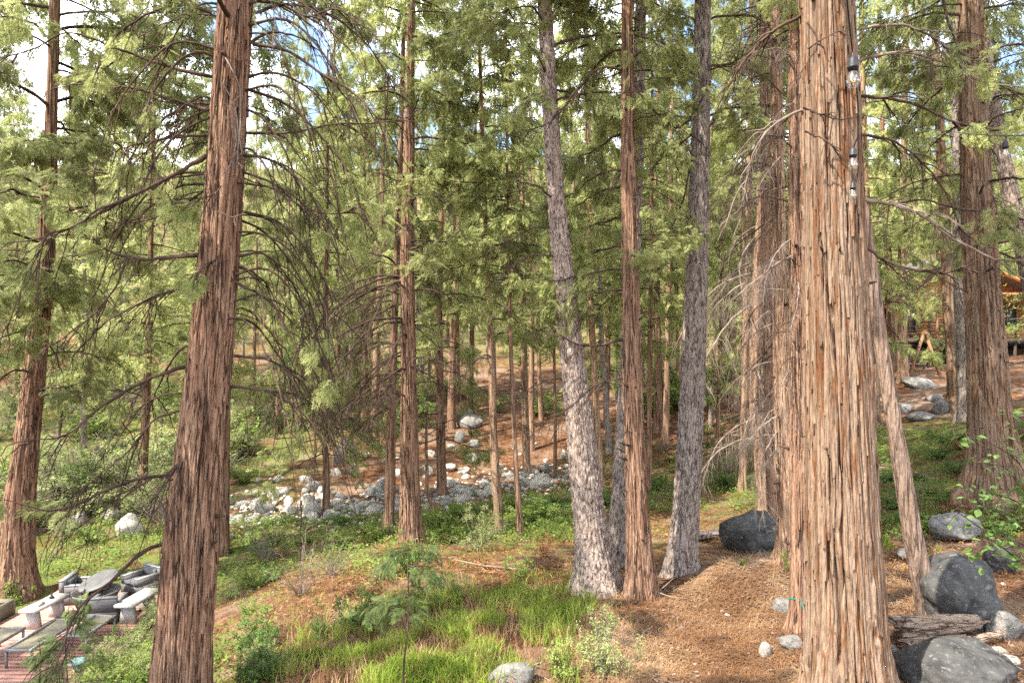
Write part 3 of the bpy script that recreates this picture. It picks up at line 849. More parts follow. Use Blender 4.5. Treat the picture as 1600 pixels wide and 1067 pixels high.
make_tree('c1410', 'cedar_tree', 'cedar right beside the wooden swing frame', 'tree', 22, 'cedar', M['cedar_mid'], 36, 60, 35, 20)
make_tree('c1392', 'cedar_tree', 'thin dark cedar in front of the cabin deck', 'tree', 21, 'cedar', M['cedar'], 30, 60, 36, 21)
make_tree('c1014', 'cedar_tree', 'thread-thin dark stem between the furrowed cedar and the grey pine', 'tree', 16, 'cedar', M['cedar'], 22, 50, 37, 15)
make_tree('c1043', 'cedar_tree', 'slim background cedar showing beside the grey pine', 'tree', 19, 'cedar', M['cedar_mid'], 26, 50, 38, 18)
make_tree('c1122', 'cedar_tree', 'spindly young cedar on the slope above the big dark boulder', 'tree', 9, 'cedar', M['cedar'], 22, 50, 39, 14)
make_tree('c228', 'cedar_tree', 'thin cedar among the pale bushes beyond the patio', 'tree', 20, 'cedar', M['cedar'], 32, 60, 40, 16)
make_tree('c735', 'cedar_tree', 'far slim cedar on the litter-covered slope above the creek', 'tree', 20, 'cedar', M['cedar'], 26, 50, 41, 22)
# leaning dead pole: no crown
tp = T['pole']; P, R = trunk_axis(tp, 6.3)
mb, o = trunk_mesh(P, R, 'cedar', 70, 110, M['dead'], 50, 9, dep=.6, flare=.12)
pole = thing('leaning_trunk', 'bare weathered trunk leaning away from the big boulder beside the rotten log', 'tree trunk', o)
mb.build('trunk', M['dead'], pole, smooth=True)

# limbs ------------------------------------------------------------------
for key, n_, zl, zh, mt, w0, w1, th in (('right_fg', 1050, .4, 10.2, 'cedar_pale', .012, .040, .020), ('left_fg', 1050, -.4, 10.4, 'cedar', .010, .034, .015), ('cedar_mid', 600, .6, 9, 'cedar', .008, .026, .013), ('c1247', 380, .8, 9.5, 'cedar', .008, .026, .012),
                                         ('c1225', 420, .6, 10, 'cedar_mid', .008, .026, .012), ('c640', 420, -.3, 9, 'cedar', .010, .030, .014), ('far_left', 420, -1, 9, 'cedar', .012, .04, .018), ('big_right', 700, 1, 12, 'cedar_pale', .015, .055, .024)):
    bark_strips(TREES[key], n_, zl, zh, M[mt], 900 + n_, w0, w1, th=th, l0=.5 if key == 'right_fg' else .35, l1=2.3 if key == 'right_fg' else 1.5)
    q = TREES[key]; rk = np.random.default_rng(n_)
    for k in range(13):                                # broken-off dead stubs
        c_, rad = axis_at(q.P, q.R, rk.uniform(max(zl, q.o[2] + .8), zh)); az = rk.uniform(PI * .85, PI * 2.15); dv = np.array([math.cos(az), math.sin(az), rk.uniform(-.2, .4)]); L_ = rk.uniform(.05, .16)
        st_ = MB(); P0 = c_ - q.o + dv * rad * .8; st_.tubes(np.array([P0, P0 + dv * (rad * .2 + L_ * .5), P0 + dv * (rad * .2 + L_) + [0, 0, .01]]), np.array([.034, .020, .012]) * rk.uniform(.5, 1.0), 7, cap=True); st_.build('branch_stub', M['twig'], q.root)
q = TREES['left_fg']
LF = [([(332, 120), (275, 107), (180, 75), (105, 50), (45, 75), (0, 88)], 9, 8.4, .034, .008), ([(326, 172), (255, 148), (160, 128), (110, 132), (70, 142)], 9, 9.6, .032, .007),
      ([(322, 243), (290, 262), (230, 290), (140, 335), (80, 365), (20, 376)], 9, 8.2, .040, .010), ([(210, 303), (150, 335), (120, 356), (80, 366), (62, 410), (40, 450), (15, 510)], 8.5, 8.0, .022, .006),
      ([(312, 398), (270, 401), (240, 404), (195, 402), (170, 392), (140, 370)], 9, 8.6, .046, .012), ([(195, 405), (180, 450), (150, 490), (110, 520), (70, 545)], 8.7, 8.4, .020, .005),
      ([(320, 272), (250, 276), (200, 275), (110, 266), (60, 280)], 9, 9.8, .020, .005), ([(292, 572), (250, 582), (190, 610), (140, 640), (100, 672), (0, 692)], 9, 8.2, .034, .008),
      ([(268, 742), (235, 743), (180, 755), (120, 780), (70, 786), (15, 768)], 9, 8.0, .036, .008), ([(240, 744), (200, 775), (160, 800), (110, 826), (50, 828)], 8.8, 8.0, .020, .006),
      ([(258, 848), (220, 865), (175, 910), (120, 962), (100, 1015), (74, 1075)], 9, 7.6, .038, .010), ([(284, 640), (240, 655), (200, 700), (150, 740), (105, 770)], 9, 8.4, .022, .006),
      ([(330, 20), (290, 10), (230, 25), (180, 60), (150, 110)], 9, 8.7, .030, .007), ([(298, 705), (270, 735), (250, 790), (238, 840)], 8.8, 8.2, .018, .005),
      ([(315, 300), (270, 330), (200, 350), (120, 330), (60, 320)], 9.1, 10.2, .022, .005), ([(305, 450), (260, 455), (200, 480), (150, 520), (110, 560)], 9, 8.8, .028, .006),
      ([(396, 68), (450, 75), (500, 110), (560, 150), (600, 200)], 9, 8.6, .036, .008), ([(390, 140), (450, 168), (500, 215), (540, 270), (560, 330)], 9, 9.4, .030, .007),
      ([(382, 207), (450, 206), (520, 192), (590, 190), (650, 175)], 9, 9.2, .028, .007), ([(380, 242), (430, 255), (480, 300), (520, 360), (535, 420)], 9, 8.6, .028, .007),
      ([(374, 330), (430, 345), (480, 395), (510, 460), (520, 530)], 9, 9.8, .026, .006), ([(368, 440), (420, 468), (460, 530), (500, 590), (520, 690)], 9, 8.6, .028, .006),
      ([(362, 555), (420, 562), (460, 590), (500, 640), (520, 700)], 9, 9.4, .026, .006), ([(360, 604), (420, 615), (470, 650), (515, 705)], 9, 8.7, .028, .007),
      ([(395, 20), (450, 10), (520, 30), (590, 90), (620, 150)], 9, 9.6, .030, .007), ([(372, 285), (420, 290), (470, 320), (530, 330), (590, 300)], 9, 8.5, .022, .005),
      ([(366, 400), (410, 395), (450, 430), (480, 500), (490, 570)], 9, 9.9, .024, .006), ([(398, 0), (440, 5), (480, 25), (525, 15), (560, 40)], 9, 8.8, .03, .008)]
for k, (pix, d0, d1, r0, r1) in enumerate(LF):
    traced_limb(q, 300 + k, pix, d0, d1, r0 * .8, r1 * .8, live=(k in (0, 2, 6, 8, 12, 14, 17, 25)), ntw=13 if pix[0][0] > 340 else 13, tl=1.1 if pix[0][0] > 340 else .75, droop=1.05, sub=2)
rl = np.random.default_rng(4242)
for k in range(32):                                # long thin drooping limbs all the way up the stem
    right = k < 18
    y0 = rl.uniform(-40, 620); c_, rad = axis_at(q.P, q.R, CZ - (y0 - 533) / F * 9); xc = 800 + c_[0] / 9 * F; sg = 1 if right else -1
    dx = rl.uniform(90, 230) * sg; dy = rl.uniform(40, 300); up = rl.uniform(-25, 15)
    traced_limb(q, 500 + k, [(xc + sg * 15, y0), (xc + dx * .35, y0 + up), (xc + dx * .7, y0 + up + dy * .3), (xc + dx, y0 + dy)], 9, rl.uniform(8.0, 10.2), rl.uniform(.012, .024), .004, ntw=7, tl=.7, droop=1.2, sub=1, live=(k % 9 == 0), nspr=3)
for k, pix in enumerate([[(352, 90), (372, 130), (380, 180), (374, 260)], [(350, 180), (365, 200), (362, 240), (340, 280)], [(340, 330), (365, 340), (392, 320), (398, 300)], [(345, 125), (365, 160), (372, 210), (370, 270)]]):
    traced_limb(q, 360 + k, pix, 8.62, 8.45, .010, .004, mat='twig_grey', ntw=4, tl=.25, sub=1)
for k, pix in enumerate([[(345, 290), (330, 300), (300, 310), (270, 312)], [(340, 400), (325, 415), (310, 425), (295, 430)]]):
    traced_limb(q, 370 + k, pix, 8.65, 8.4, .010, .004, live=True, ntw=9, tl=.35, sub=1, nspr=5)
add_branches('left_fg', 9, 15, 14, [('dead', 3), ('half', 2), ('live', 3)], (1.8, 3.2), (-.1, .4), 61)
add_crown('left_fg', 13.5, 0, .7, 1)

q = TREES['right_fg']
RL = [([(1340, 95), (1400, 85), (1470, 100), (1540, 130), (1610, 140)], 7.6, 8.4, .020, .006), ([(1345, 150), (1420, 157), (1500, 190), (1560, 200), (1620, 195)], 7.6, 7.0, .020, .006),
      ([(1348, 310), (1420, 325), (1480, 365), (1540, 400), (1600, 440)], 7.6, 8.2, .024, .007), ([(1352, 385), (1385, 405), (1420, 415), (1480, 420), (1520, 400)], 7.6, 7.0, .020, .006),
      ([(1262, 170), (1230, 180), (1190, 210), (1160, 270), (1150, 340)], 7.6, 7.9, .020, .005), ([(1258, 20), (1220, 40), (1180, 70), (1140, 130), (1110, 190)], 7.6, 8.1, .022, .006),
      ([(1344, 45), (1390, 40), (1450, 60), (1500, 95), (1540, 100)], 7.6, 7.1, .018, .005), ([(1346, 210), (1390, 220), (1440, 260), (1480, 320), (1500, 380)], 7.6, 8.3, .018, .005)]
for k, (pix, d0, d1, r0, r1) in enumerate(RL):
    traced_limb(q, 400 + k, pix, d0, d1, r0, r1, ntw=12, tl=.6, live=(k in (1, 6)), mat='twig' if k % 2 else 'twig_grey', droop=.5)
for k, pix in enumerate([[(1262, 75), (1290, 60), (1310, 50), (1325, 48)], [(1255, 168), (1290, 180), (1325, 183), (1345, 178)], [(1258, 205), (1285, 222), (1305, 235), (1318, 240)], [(1262, 35), (1275, 60), (1250, 100), (1225, 130)]]):
    traced_limb(q, 420 + k, pix, 7.15, 7.05, .011, .004, mat='twig', ntw=3, tl=.2, sub=1)
add_branches('right_fg', 9.2, 15, 20, [('dead', 3), ('half', 2), ('live', 3)], (1.6, 2.8), (-.1, .4), 62)
add_crown('right_fg', 13.0, 2, .7, 2)

q = TREES['cedar_mid']
for k, (pix, d1, r0) in enumerate([([(972, 530), (930, 540), (895, 536), (870, 522), (845, 500)], 10.2, .028), ([(972, 590), (925, 604), (895, 630), (850, 660)], 10.2, .020), ([(975, 455), (950, 470), (920, 490), (880, 480)], 11.6, .018),
                                   ([(990, 130), (1030, 180), (1060, 200), (1100, 150), (1130, 60)], 10.4, .022), ([(975, 110), (940, 105), (900, 140), (860, 190), (800, 210)], 10.3, .02)]):
    traced_limb(q, 440 + k, pix, 11, d1, r0, .006, ntw=12, tl=.7)
add_branches('cedar_mid', 5.6, 11.5, 15, [('live', 5), ('half', 2), ('dead', 2)], (1.2, 2.2), (-.1, .35), 63, PI * .5, PI * .88)
add_branches('cedar_mid', 6.0, 11.5, 12, [('live', 5), ('half', 2)], (.7, 1.25), (-.1, .35), 163, -PI * .5, PI * .1)
add_crown('cedar_mid', 11, 1, .6, 3)
q = TREES['pine_right']
for k, (pix, d1, r0) in enumerate([([(1080, 210), (1050, 235), (1000, 250), (960, 280)], 11.0, .022), ([(1085, 230), (1060, 330), (1030, 400), (1000, 470)], 11.3, .02), ([(1100, 210), (1130, 170), (1150, 100), (1160, 30)], 11.4, .02), ([(1104, 110), (1150, 95), (1200, 60)], 11.5, .016)]):
    traced_limb(q, 460 + k, pix, 12, d1, r0, .006, ntw=12, tl=.7, mat='twig')
add_branches('pine_right', 8.4, 12.5, 9, [('dead', 3), ('half', 2)], (1.4, 2.4), (-.1, .4), 64)
add_crown('pine_right', 13, 2, .6, 4)
add_branches('pine_mid', 4.3, 8, 5, [('dead', 3)], (.9, 1.5), (-.3, .2), 65, PI * .8, PI * 1.3)
add_branches('pine_mid', 8.6, 12, 12, [('half', 2), ('live', 3)], (1.4, 2.4), (0, .4), 66)
add_crown('pine_mid', 11.5, 2, .6, 5)
add_crown('pine_hid', 10.5, 0, .6, 6)
add_branches('c640', 3.4, 6.8, 16, [('dead', 5), ('half', 1)], (2.2, 3.4), (-.25, .15), 67, PI * .7, PI * 1.45)
add_branches('c640', 3.6, 7, 6, [('dead', 5)], (1.2, 2.0), (-.1, .3), 68, -PI * .4, PI * .4)
add_branches('c640', 6.4, 14, 26, [('live', 5), ('half', 2), ('dead', 2)], (1.7, 2.8), (-.1, .4), 69)
add_crown('c640', 13, 0, .75, 7)
add_branches('c608', 3.0, 7, 12, [('dead', 5), ('half', 1)], (1.6, 2.6), (-.25, .15), 70)
add_branches('c608', 6, 12, 12, [('live', 5), ('half', 2)], (1.6, 2.4), (-.1, .4), 71)
add_crown('c608', 10.5, 1, .7, 8)
add_branches('far_left', 3.3, 7, 10, [('half', 3), ('dead', 2), ('live', 3)], (1.6, 2.8), (-.2, .3), 72)
add_branches('far_left', 6, 14, 34, [('live', 6), ('half', 1)], (2.2, 3.8), (-.1, .4), 73)
add_crown('far_left', 13, 0, .95, 9)
add_branches('behind_left', 5, 12, 18, [('live', 3), ('half', 2), ('dead', 2)], (1.6, 2.6), (-.1, .3), 74)
add_crown('behind_left', 11, 1, .8, 10)
add_branches('c780', 5, 7.5, 8, [('live', 4), ('half', 2)], (1.2, 2.2), (-.1, .3), 75)
add_branches('c780', 2.6, 5, 5, [('dead', 4)], (.9, 1.6), (-.2, .3), 76)
add_crown('c780', 7, 3, .62, 11)
add_branches('c812', 3, 6, 7, [('dead', 4), ('half', 1)], (.7, 1.3), (-.2, .4), 77)
add_crown('c812', 6, 3, .5, 12)
add_branches('c690', 1.3, 5, 12, [('half', 3), ('live', 3), ('dead', 2)], (1.2, 2.4), (-.3, .2), 78)
add_crown('c690', 5, 3, .8, 13)
add_crown('c510', 1.6, 3, .75, 14)
add_branches('c510', 1.0, 4, 8, [('live', 3), ('half', 3)], (1.4, 2.6), (-.4, .1), 79)
add_crown('c822', 5, 1, .75, 15)
add_crown('c930', 6, 0, .75, 16)
for k, (a0, a1) in enumerate(((0, 2 * PI),)):
    add_branches('bent', 2.0, 9, 36, [('grey', 5), ('dead', 2)], (1.6, 2.8), (-.9, -.1), 80, a0, a1)
add_branches('bent', 8, 13, 10, [('live', 2), ('half', 2)], (1.5, 2.4), (-.1, .3), 81)
add_crown('bent', 12, 1, .75, 17)
add_branches('c1225', 3.0, 10.5, 34, [('grey', 5), ('dead', 3)], (.7, 1.4), (-.8, .1), 82, PI * .55, PI * 1.35)
add_branches('c1225', 7, 12, 8, [('half', 3), ('live', 1)], (1.2, 2.0), (-.1, .3), 83)
add_crown('c1225', 12, 0, .6, 18)
add_branches('c1247', 4.5, 11, 28, [('dead', 4), ('grey', 3)], (.6, 1.2), (-.7, .3), 84, PI * .6, PI * 1.35)
add_crown('c1247', 12, 2, .7, 19)
add_crown('c1205', 12.5, 2, .65, 37)
add_crown('c1168', 9, 2, .6, 38)
add_branches('c1205', 3, 11, 12, [('dead', 4), ('grey', 2)], (.8, 1.5), (-.6, .2), 93)
add_crown('c1360', 6.5, 1, .75, 20)
add_branches('c1360', 3, 8, 10, [('half', 3), ('live', 2)], (1.5, 2.4), (-.1, .3), 85)
add_branches('c1480', 9, 16, 14, [('live', 4), ('half', 2)], (1.6, 2.6), (-.1, .3), 86)
add_crown('c1480', 14, 0, .75, 21)
add_crown('c1507', 14, 2, .8, 22)
add_branches('c1507', 8, 14, 12, [('half', 4), ('live', 3)], (1.6, 2.6), (-.1, .3), 87)
add_branches('big_right', 6.5, 13, 20, [('half', 4), ('dead', 3), ('live', 2)], (1.8, 3.2), (-.2, .35), 88)
add_crown('big_right', 12.5, 0, .95, 23)
q = TREES['big_right']
for k, pix in enumerate([[(1532, 350), (1500, 385), (1450, 440), (1400, 470)], [(1470, -10), (1485, 40), (1510, 90), (1550, 125), (1610, 148)], [(1540, 330), (1500, 325), (1440, 310), (1380, 320)]]):
    traced_limb(q, 480 + k, pix, 15.5, 12.5, .035, .01, ntw=12, tl=1.0, mat='twig')
add_branches('edge_lean', 8, 14, 12, [('live', 4), ('half', 2)], (1.6, 2.8), (-.1, .3), 89)
add_crown('edge_lean', 12, 1, .8, 24)
add_crown('c1410', 9.5, 0, .75, 25)
add_branches('c1410', 7.2, 11, 12, [('half', 3), ('live', 3)], (1.4, 2.4), (-.2, .3), 90)
add_crown('c1392', 8.2, 1, .7, 26)
add_branches('c1392', 7.4, 10, 9, [('half', 3), ('live', 3)], (1.4, 2.6), (-.3, .3), 92)
add_crown('c1014', 5, 3, .6, 27)
add_crown('c1043', 6, 1, .7, 28)
add_crown('c1122', 3.2, 3, .36, 29)
add_crown('c228', 4.5, 1, .8, 30)
add_branches('c228', 2.5, 6, 8, [('half', 3), ('live', 3)], (1.4, 2.6), (-.2, .3), 91)
add_crown('c735', 6.5, 1, .7, 31)

# the stand of trees behind ---------------------------------------------------
def bg_trunk(seed, H, r0):
    r = np.random.default_rng(seed)
    z = np.linspace(-.6, H, 12); P = np.stack([np.cumsum(r.normal(0, .05, 12)), np.cumsum(r.normal(0, .05, 12)), z], -1); P[:, :2] -= P[1, :2]
    R = r0 * (1 - .9 * np.clip(z / H, 0, 1)); R[0] *= 1.3
    mb = MB(); mb.tubes(P, R, 9)
    return mb
BGT = [[bg_trunk(601 + 7 * k, H, r0).mesh('trunk', M[mt], smooth=True) for mt in ('cedar', 'cedar_mid', 'pine_grey')] for k, (H, r0) in enumerate([(24, .20), (22, .17), (26, .22), (18, .14)])]
taken = [(T[k]['d'], T[k]['pts'][0][0]) for k in T]
rb = np.random.default_rng(2024)
def bg_tree(x, y, ci, s, label, group, tm=None, rz=0.0):
    root = thing('cedar_tree', label, 'tree', (x, y, gz(x, y)), rz, group)
    root.scale = (s, s, s)
    link('trunk', BGT[ci][tm if tm is not None else int(rb.integers(0, 3))], root)
    link('crown', CROWNS[ci], root)
    return root
count = 0
for k in range(900):
    if count >= 52: break
    d = rb.uniform(29, 95) if count > 11 else rb.uniform(28, 46)
    px = rb.uniform(-250, 1850)
    if 1330 < px < 1680 and d < 52: continue
    if 640 < px < 880 and d < 40: continue
    if 1090 < px < 1200 and d < 36: continue
    x = (px - 800) / F * d
    if any(abs(x - a) ** 2 + (d - b_) ** 2 < 7.5 for a, b_ in taken): continue
    taken.append((x, d))
    ci = int(rb.choice([0, 1, 2, 3], p=[.3, .3, .15, .25])); tm_ = int(rb.integers(0, 3))
    lk = ['tall cedar', 'bushy low-branched cedar', 'high-crowned cedar', 'short full-crowned cedar'][ci] + [' with red-brown stem', ' with tan stem', ' with grey stem'][tm_]
    if d < 46: lb, gp = lk + ' just beyond the creek stones', 'cedars beyond the creek'
    else: lb, gp = lk + ' in the wood on the far hillside', 'cedars on the far hillside'
    bg_tree(x, d, ci, rb.uniform(.8, 1.15), lb, gp, tm_, rz=rb.uniform(0, 6))
    count += 1
for k in range(400):
    if count >= 96: break
    d = rb.uniform(62, 125); px = rb.uniform(-150, 1750); x = (px - 800) / F * d
    if any(abs(x - a) ** 2 + (d - b_) ** 2 < 12 for a, b_ in taken): continue
    taken.append((x, d)); ci = int(rb.integers(0, 4)); tm_ = int(rb.integers(0, 3))
    bg_tree(x, d, ci, rb.uniform(.8, 1.1), ['tall cedar', 'bushy low-branched cedar', 'high-crowned cedar', 'short full-crowned cedar'][ci] + [' with red-brown stem', ' with tan stem', ' with grey stem'][tm_] + ' in the wood on the far hillside', 'cedars on the far hillside', tm_, rb.uniform(0, 6)); count += 1
for k, (px, d) in enumerate([(868, 27), (905, 33), (952, 29), (1030, 31), (1060, 37), (1110, 30), (1140, 39), (1165, 28), (1205, 33), (1255, 36), (845, 36), (660, 36), (715, 44), (585, 30), (540, 34), (430, 31), (395, 37), (1130, 44), (1180, 46), (985, 40), (668, 42), (704, 34), (830, 31), (1000, 34), (1075, 31), (1150, 33), (1225, 30), (480, 40), (940, 46)]):
    x = (px - 800) / F * d
    t_ = bg_tree(x, d, 2, rb.uniform(.6, .9), 'slim bare-stemmed cedar with a high crown ' + ('behind the pines' if px > 840 else 'above the creek stones'), 'slim stems behind the clearing', k % 3, rb.uniform(0, 6))
    t_.rotation_euler = (rb.normal(0, .03), rb.normal(0, .035), rb.uniform(0, 6)); w_k = rb.uniform(.45, 1.15)
    for c_ in t_.children:
        c_.scale = (.5, .5, 1) if c_.name.startswith('crown') else (w_k, w_k, 1)
for (x, y, ci, s) in [(25.6, 41.0, 3, .62), (-8.0, .9, 2, .76), (-10.2, 4.4, 0, .72), (-19, 6, 0, 1.0), (-26, 15, 1, 1.05), (13.5, 5, 2, .95), (20, 14, 0, 1.0)]:  # all but the cabin cedar stand unseen; left ones added for dappled shade
    bg_tree(x, y, ci, s, 'young cedar standing in front of the cabin deck' if x > 22 else 'tall unseen cedar standing at the edge of the clearing', 'cedars before the cabin deck' if x > 22 else 'unseen cedars round the clearing', 0, x)

# ------------------------------------------------------------------ finding the ground under a point of the photograph
def ray_ground(px, py):
    """world point where the sight line through (px, py) meets the ground"""
    px = np.atleast_1d(np.asarray(px, float)); py = np.atleast_1d(np.asarray(py, float))
    ds = np.concatenate([np.linspace(5, 30, 130), np.linspace(30.5, 90, 70)])
    X = (px[:, None] - 800) / F * ds[None]; Y = np.repeat(ds[None], len(px), 0); Z = CZ - (py[:, None] - 533) / F * ds[None]
    D = Z - ground_z(X, Y, len(px) < 400)
    hit = D < 0
    k = np.where(hit.any(1), hit.argmax(1), len(ds) - 1); k0 = np.maximum(k - 1, 0); ar = np.arange(len(px))
    a = D[ar, k0]; b_ = D[ar, k]; f = np.clip(a / (a - b_ + 1e-9), 0, 1)
    d = ds[k0] * (1 - f) + ds[k] * f
    x = (px - 800) / F * d
    return np.stack([x, d, ground_z(x, d)], -1)

# ------------------------------------------------------------------ stones and boulders
import bmesh
def ico(sub):
    bm = bmesh.new(); bmesh.ops.create_icosphere(bm, subdivisions=sub, radius=1.0)
    V = np.array([v.co[:] for v in bm.verts]); Fc = np.array([[v.index for v in f.verts] for f in bm.faces])
    bm.free(); return V, Fc
ICO = {k: ico(k) for k in (3, 5)}
def rock_mesh(seed, mat, sub=3, sq=(1, .8, .65), amp=.45, facets=13, soft=.85):
    V, Fc = ICO[sub]
    r = np.random.default_rng(seed)
    W = V * (1 + amp * (fbm(V * 1.3 + seed * 7.1, seed, 4) - .5)[:, None])
    for k in range(facets):                       # broken flat faces
        n = r.normal(0, 1, 3); n /= np.linalg.norm(n); h = r.uniform(.58, .85)
        e = W @ n - h
        W = W - np.where(e > 0, e * soft, 0)[:, None] * n
    W = W + V * ((.06 if sub < 5 else .20) * (fbm(V * (5 if sub < 5 else 3.2) + seed, seed + 3, 4) - .5))[:, None]
    W = W * np.array(sq)
    mb = MB(); mb.add(W, T=Fc)
    return mb.mesh('rock', mat, smooth=True)
STONES = [rock_mesh(700 + k, M['stone' if k % 4 else 'stone_grey'], 3, (1, r_, h_)) for k, (r_, h_) in enumerate([(.8, .6), (.7, .55), (.9, .7), (.75, .5), (.85, .75), (.65, .6), (.95, .55), (.8, .8)])]
rs = np.random.default_rng(31)
band = np.array([(362, 812), (420, 800), (500, 799), (560, 796), (620, 792), (690, 775), (760, 768), (830, 757), (900, 742)], float)
n = 235
bx = rs.uniform(362, 900, n); by = np.interp(bx, band[:, 0], band[:, 1]) + rs.normal(0, 9, n) - np.abs(rs.normal(0, 9, n))
PB = ray_ground(bx, by)
for k in range(n):
    s = float(np.clip(rs.lognormal(-1.95, .62), .05, .46))
    si = rs.integers(0, 8)
    o = link('stone', STONES[si], None, PB[k] + [0, 0, s * .08], (rs.uniform(-.4, .4), rs.uniform(-.4, .4), rs.uniform(0, 6.3)), s)
    tag(o, ('large ' if s > .22 else 'small ' if s < .11 else 'mid-sized ') + ('grey' if si % 4 == 0 else 'pale') + ' stone in the dry creek bank', 'stone', 'stones of the creek bank')
bx = np.concatenate([rs.uniform(520, 900, 34), rs.uniform(360, 520, 12)]); by = np.concatenate([rs.uniform(690, 745, 34), rs.uniform(745, 790, 12)])
for k, p in enumerate(ray_ground(bx, by)):
    s = float(rs.uniform(.1, .38))
    tag(link('stone', STONES[rs.integers(0, 8)], None, p + [0, 0, s * .15], (rs.uniform(-.4, .4), rs.uniform(-.4, .4), rs.uniform(0, 6.3)), s), 'loose stone on the needle-covered bank above the creek', 'stone', 'stones on the bank above the creek')
ICO[1] = ico(1); ICO[2] = ico(2)
rub = MB(); nr_ = 900
ux = rs.uniform(355, 905, nr_); uy = np.interp(ux, band[:, 0], band[:, 1]) + rs.normal(-4, 13, nr_)
for p in ray_ground(ux, uy):
    sc_ = rs.uniform(.03, .10); Vv = ICO[2][0] * (1 + .5 * (fbm(ICO[2][0] * 1.6 + rs.uniform(0, 99), 5, 2) - .5)[:, None]) * np.array([1, rs.uniform(.6, 1), rs.uniform(.5, .8)])
    a_ = rs.uniform(0, 6.3); Rz_ = np.array([[math.cos(a_), -math.sin(a_), 0], [math.sin(a_), math.cos(a_), 0], [0, 0, 1]])
    rub.add(Vv @ Rz_.T * sc_ + p, T=ICO[2][1])
tag(rub.build('creek_rubble', M['stone']), 'pale rubble of small broken stones filling the creek bank', 'rubble', kind='stuff')
def boulder(px, py, w, h, label, mat, seed, sub=5, sink=.42, name='boulder', group=None, rz=0.0, deep=.9, amp=.45):
    """px, py: middle of the foot in the photograph; w, h: size in pixels"""
    p = ray_ground(px, py)[0]; d = p[1]
    W = w / F * d / 2; Hh = h / F * d / (2 - sink) * 1.0
    me = rock_mesh(seed, M[mat], sub, (1.12, 1.12, 1.12), amp + .15, 7, .6) if name == 'boulder' else rock_mesh(seed, M[mat], sub, (1.12, 1.12, 1.12), amp)
    o = link(name, me, None, p + np.array([0, W * deep * .6, Hh * (1 - sink)]), (0, 0, rz), (W, W * deep, Hh))
    return tag(o, label, 'boulder' if name == 'boulder' else 'rock', group)
boulder(1186, 862, 92, 56, 'big dark boulder with a pale lit shoulder behind the needle mound', 'boulder', 801)
boulder(1520, 975, 136, 96, 'big black lichen-spotted boulder behind the rotten log', 'boulder', 802, rz=.4)
boulder(1578, 1000, 52, 38, 'small smooth grey rock at the foot of the lichen-spotted boulder', 'stone_grey', 803)
boulder(1518, 1085, 150, 66, 'dark rounded rock speckled with pale lichen in front of the rotten log', 'boulder', 804)
boulder(1500, 845, 66, 40, 'pale grey rock on the slope behind the leafy shrub', 'stone_grey', 805, 5, .3)
boulder(1572, 895, 50, 38, 'dark rock half hidden by the leafy shrub', 'boulder', 806, 5, .3)
boulder(1430, 875, 40, 16, 'low grey rock at the edge of the mossy grass patch', 'stone_grey', 807, 3, .4)
boulder(800, 1075, 70, 30, 'grey rock poking out of the long grass', 'stone_grey', 808, 3, .4)
for k, (x, y, w, h, lb) in enumerate([(1443, 606, 46, 20, 'broad flat grey rock in front of the swing frame'), (1468, 626, 28, 11, 'small flat rock leading to the pale straight trunk'), (1413, 645, 38, 17, 'rounded grey rock near the leaning bare trunk, uphill'),
                                      (1447, 656, 42, 13, 'low domed grey rock beside the uphill path'), (1482, 644, 32, 20, 'grey rock touching the foot of the pale straight trunk'), (538, 722, 40, 34, 'dark rounded boulder on the bank above the creek'),
                                      (718, 690, 17, 20, 'upright grey boulder high on the litter slope'), (742, 698, 22, 13, 'tilted grey boulder high on the litter slope'), (733, 655, 12, 18, 'small upright rock at the foot of the far slim cedar'),
                                      (735, 668, 40, 18, 'dark rock in the brush on the far litter slope'), (105, 832, 60, 26, 'long grey boulder beyond the patio'), (197, 838, 44, 30, 'rounded pale boulder in the brush beyond the patio'), (172, 812, 30, 18, 'small pale boulder beyond the patio'),
                                      (408, 802, 36, 22, 'bluish grey stone at the near end of the creek bank'), (487, 806, 30, 26, 'large white stone beside the short dark cedar stem'), (1197, 1027, 19, 24, 'small pointed pale stone on the bare soil'),
                                      (1240, 1015, 40, 18, 'flat grey stone near the foot of the narrow cedar'), (1232, 958, 36, 20, 'low grey stone beside the narrow cedar'), (1392, 1030, 34, 22, 'small grey stone beside the broad pale trunk'), (600, 765, 30, 20, 'grey creek boulder behind the thinner cedar'),
                                      (905, 776, 40, 16, 'flat grey stone by the foot of the leaning pine'), (1565, 1024, 24, 14, 'pale round pebble stone behind the speckled rock'), (1582, 1040, 30, 14, 'pale flat pebble stone behind the speckled rock')]):
    boulder(x, y, w, h, lb, 'stone' if k in (11, 12, 14, 15, 21, 22) else 'stone_grey', 820 + k, 3, .62, 'rock')
def pebbles():
    n = 70
    x = rs.uniform(1000, 1600, n); y = rs.uniform(900, 1066, n)
    for p in ray_ground(x, y):
        s = float(rs.uniform(.02, .055))
        tag(link('pebble', STONES[rs.integers(0, 8)], None, p + [0, 0, s * .2], (0, 0, rs.uniform(0, 6)), s), 'small pale pebble lying on the bare brown soil', 'pebble', 'pebbles on the soil')
pebbles()

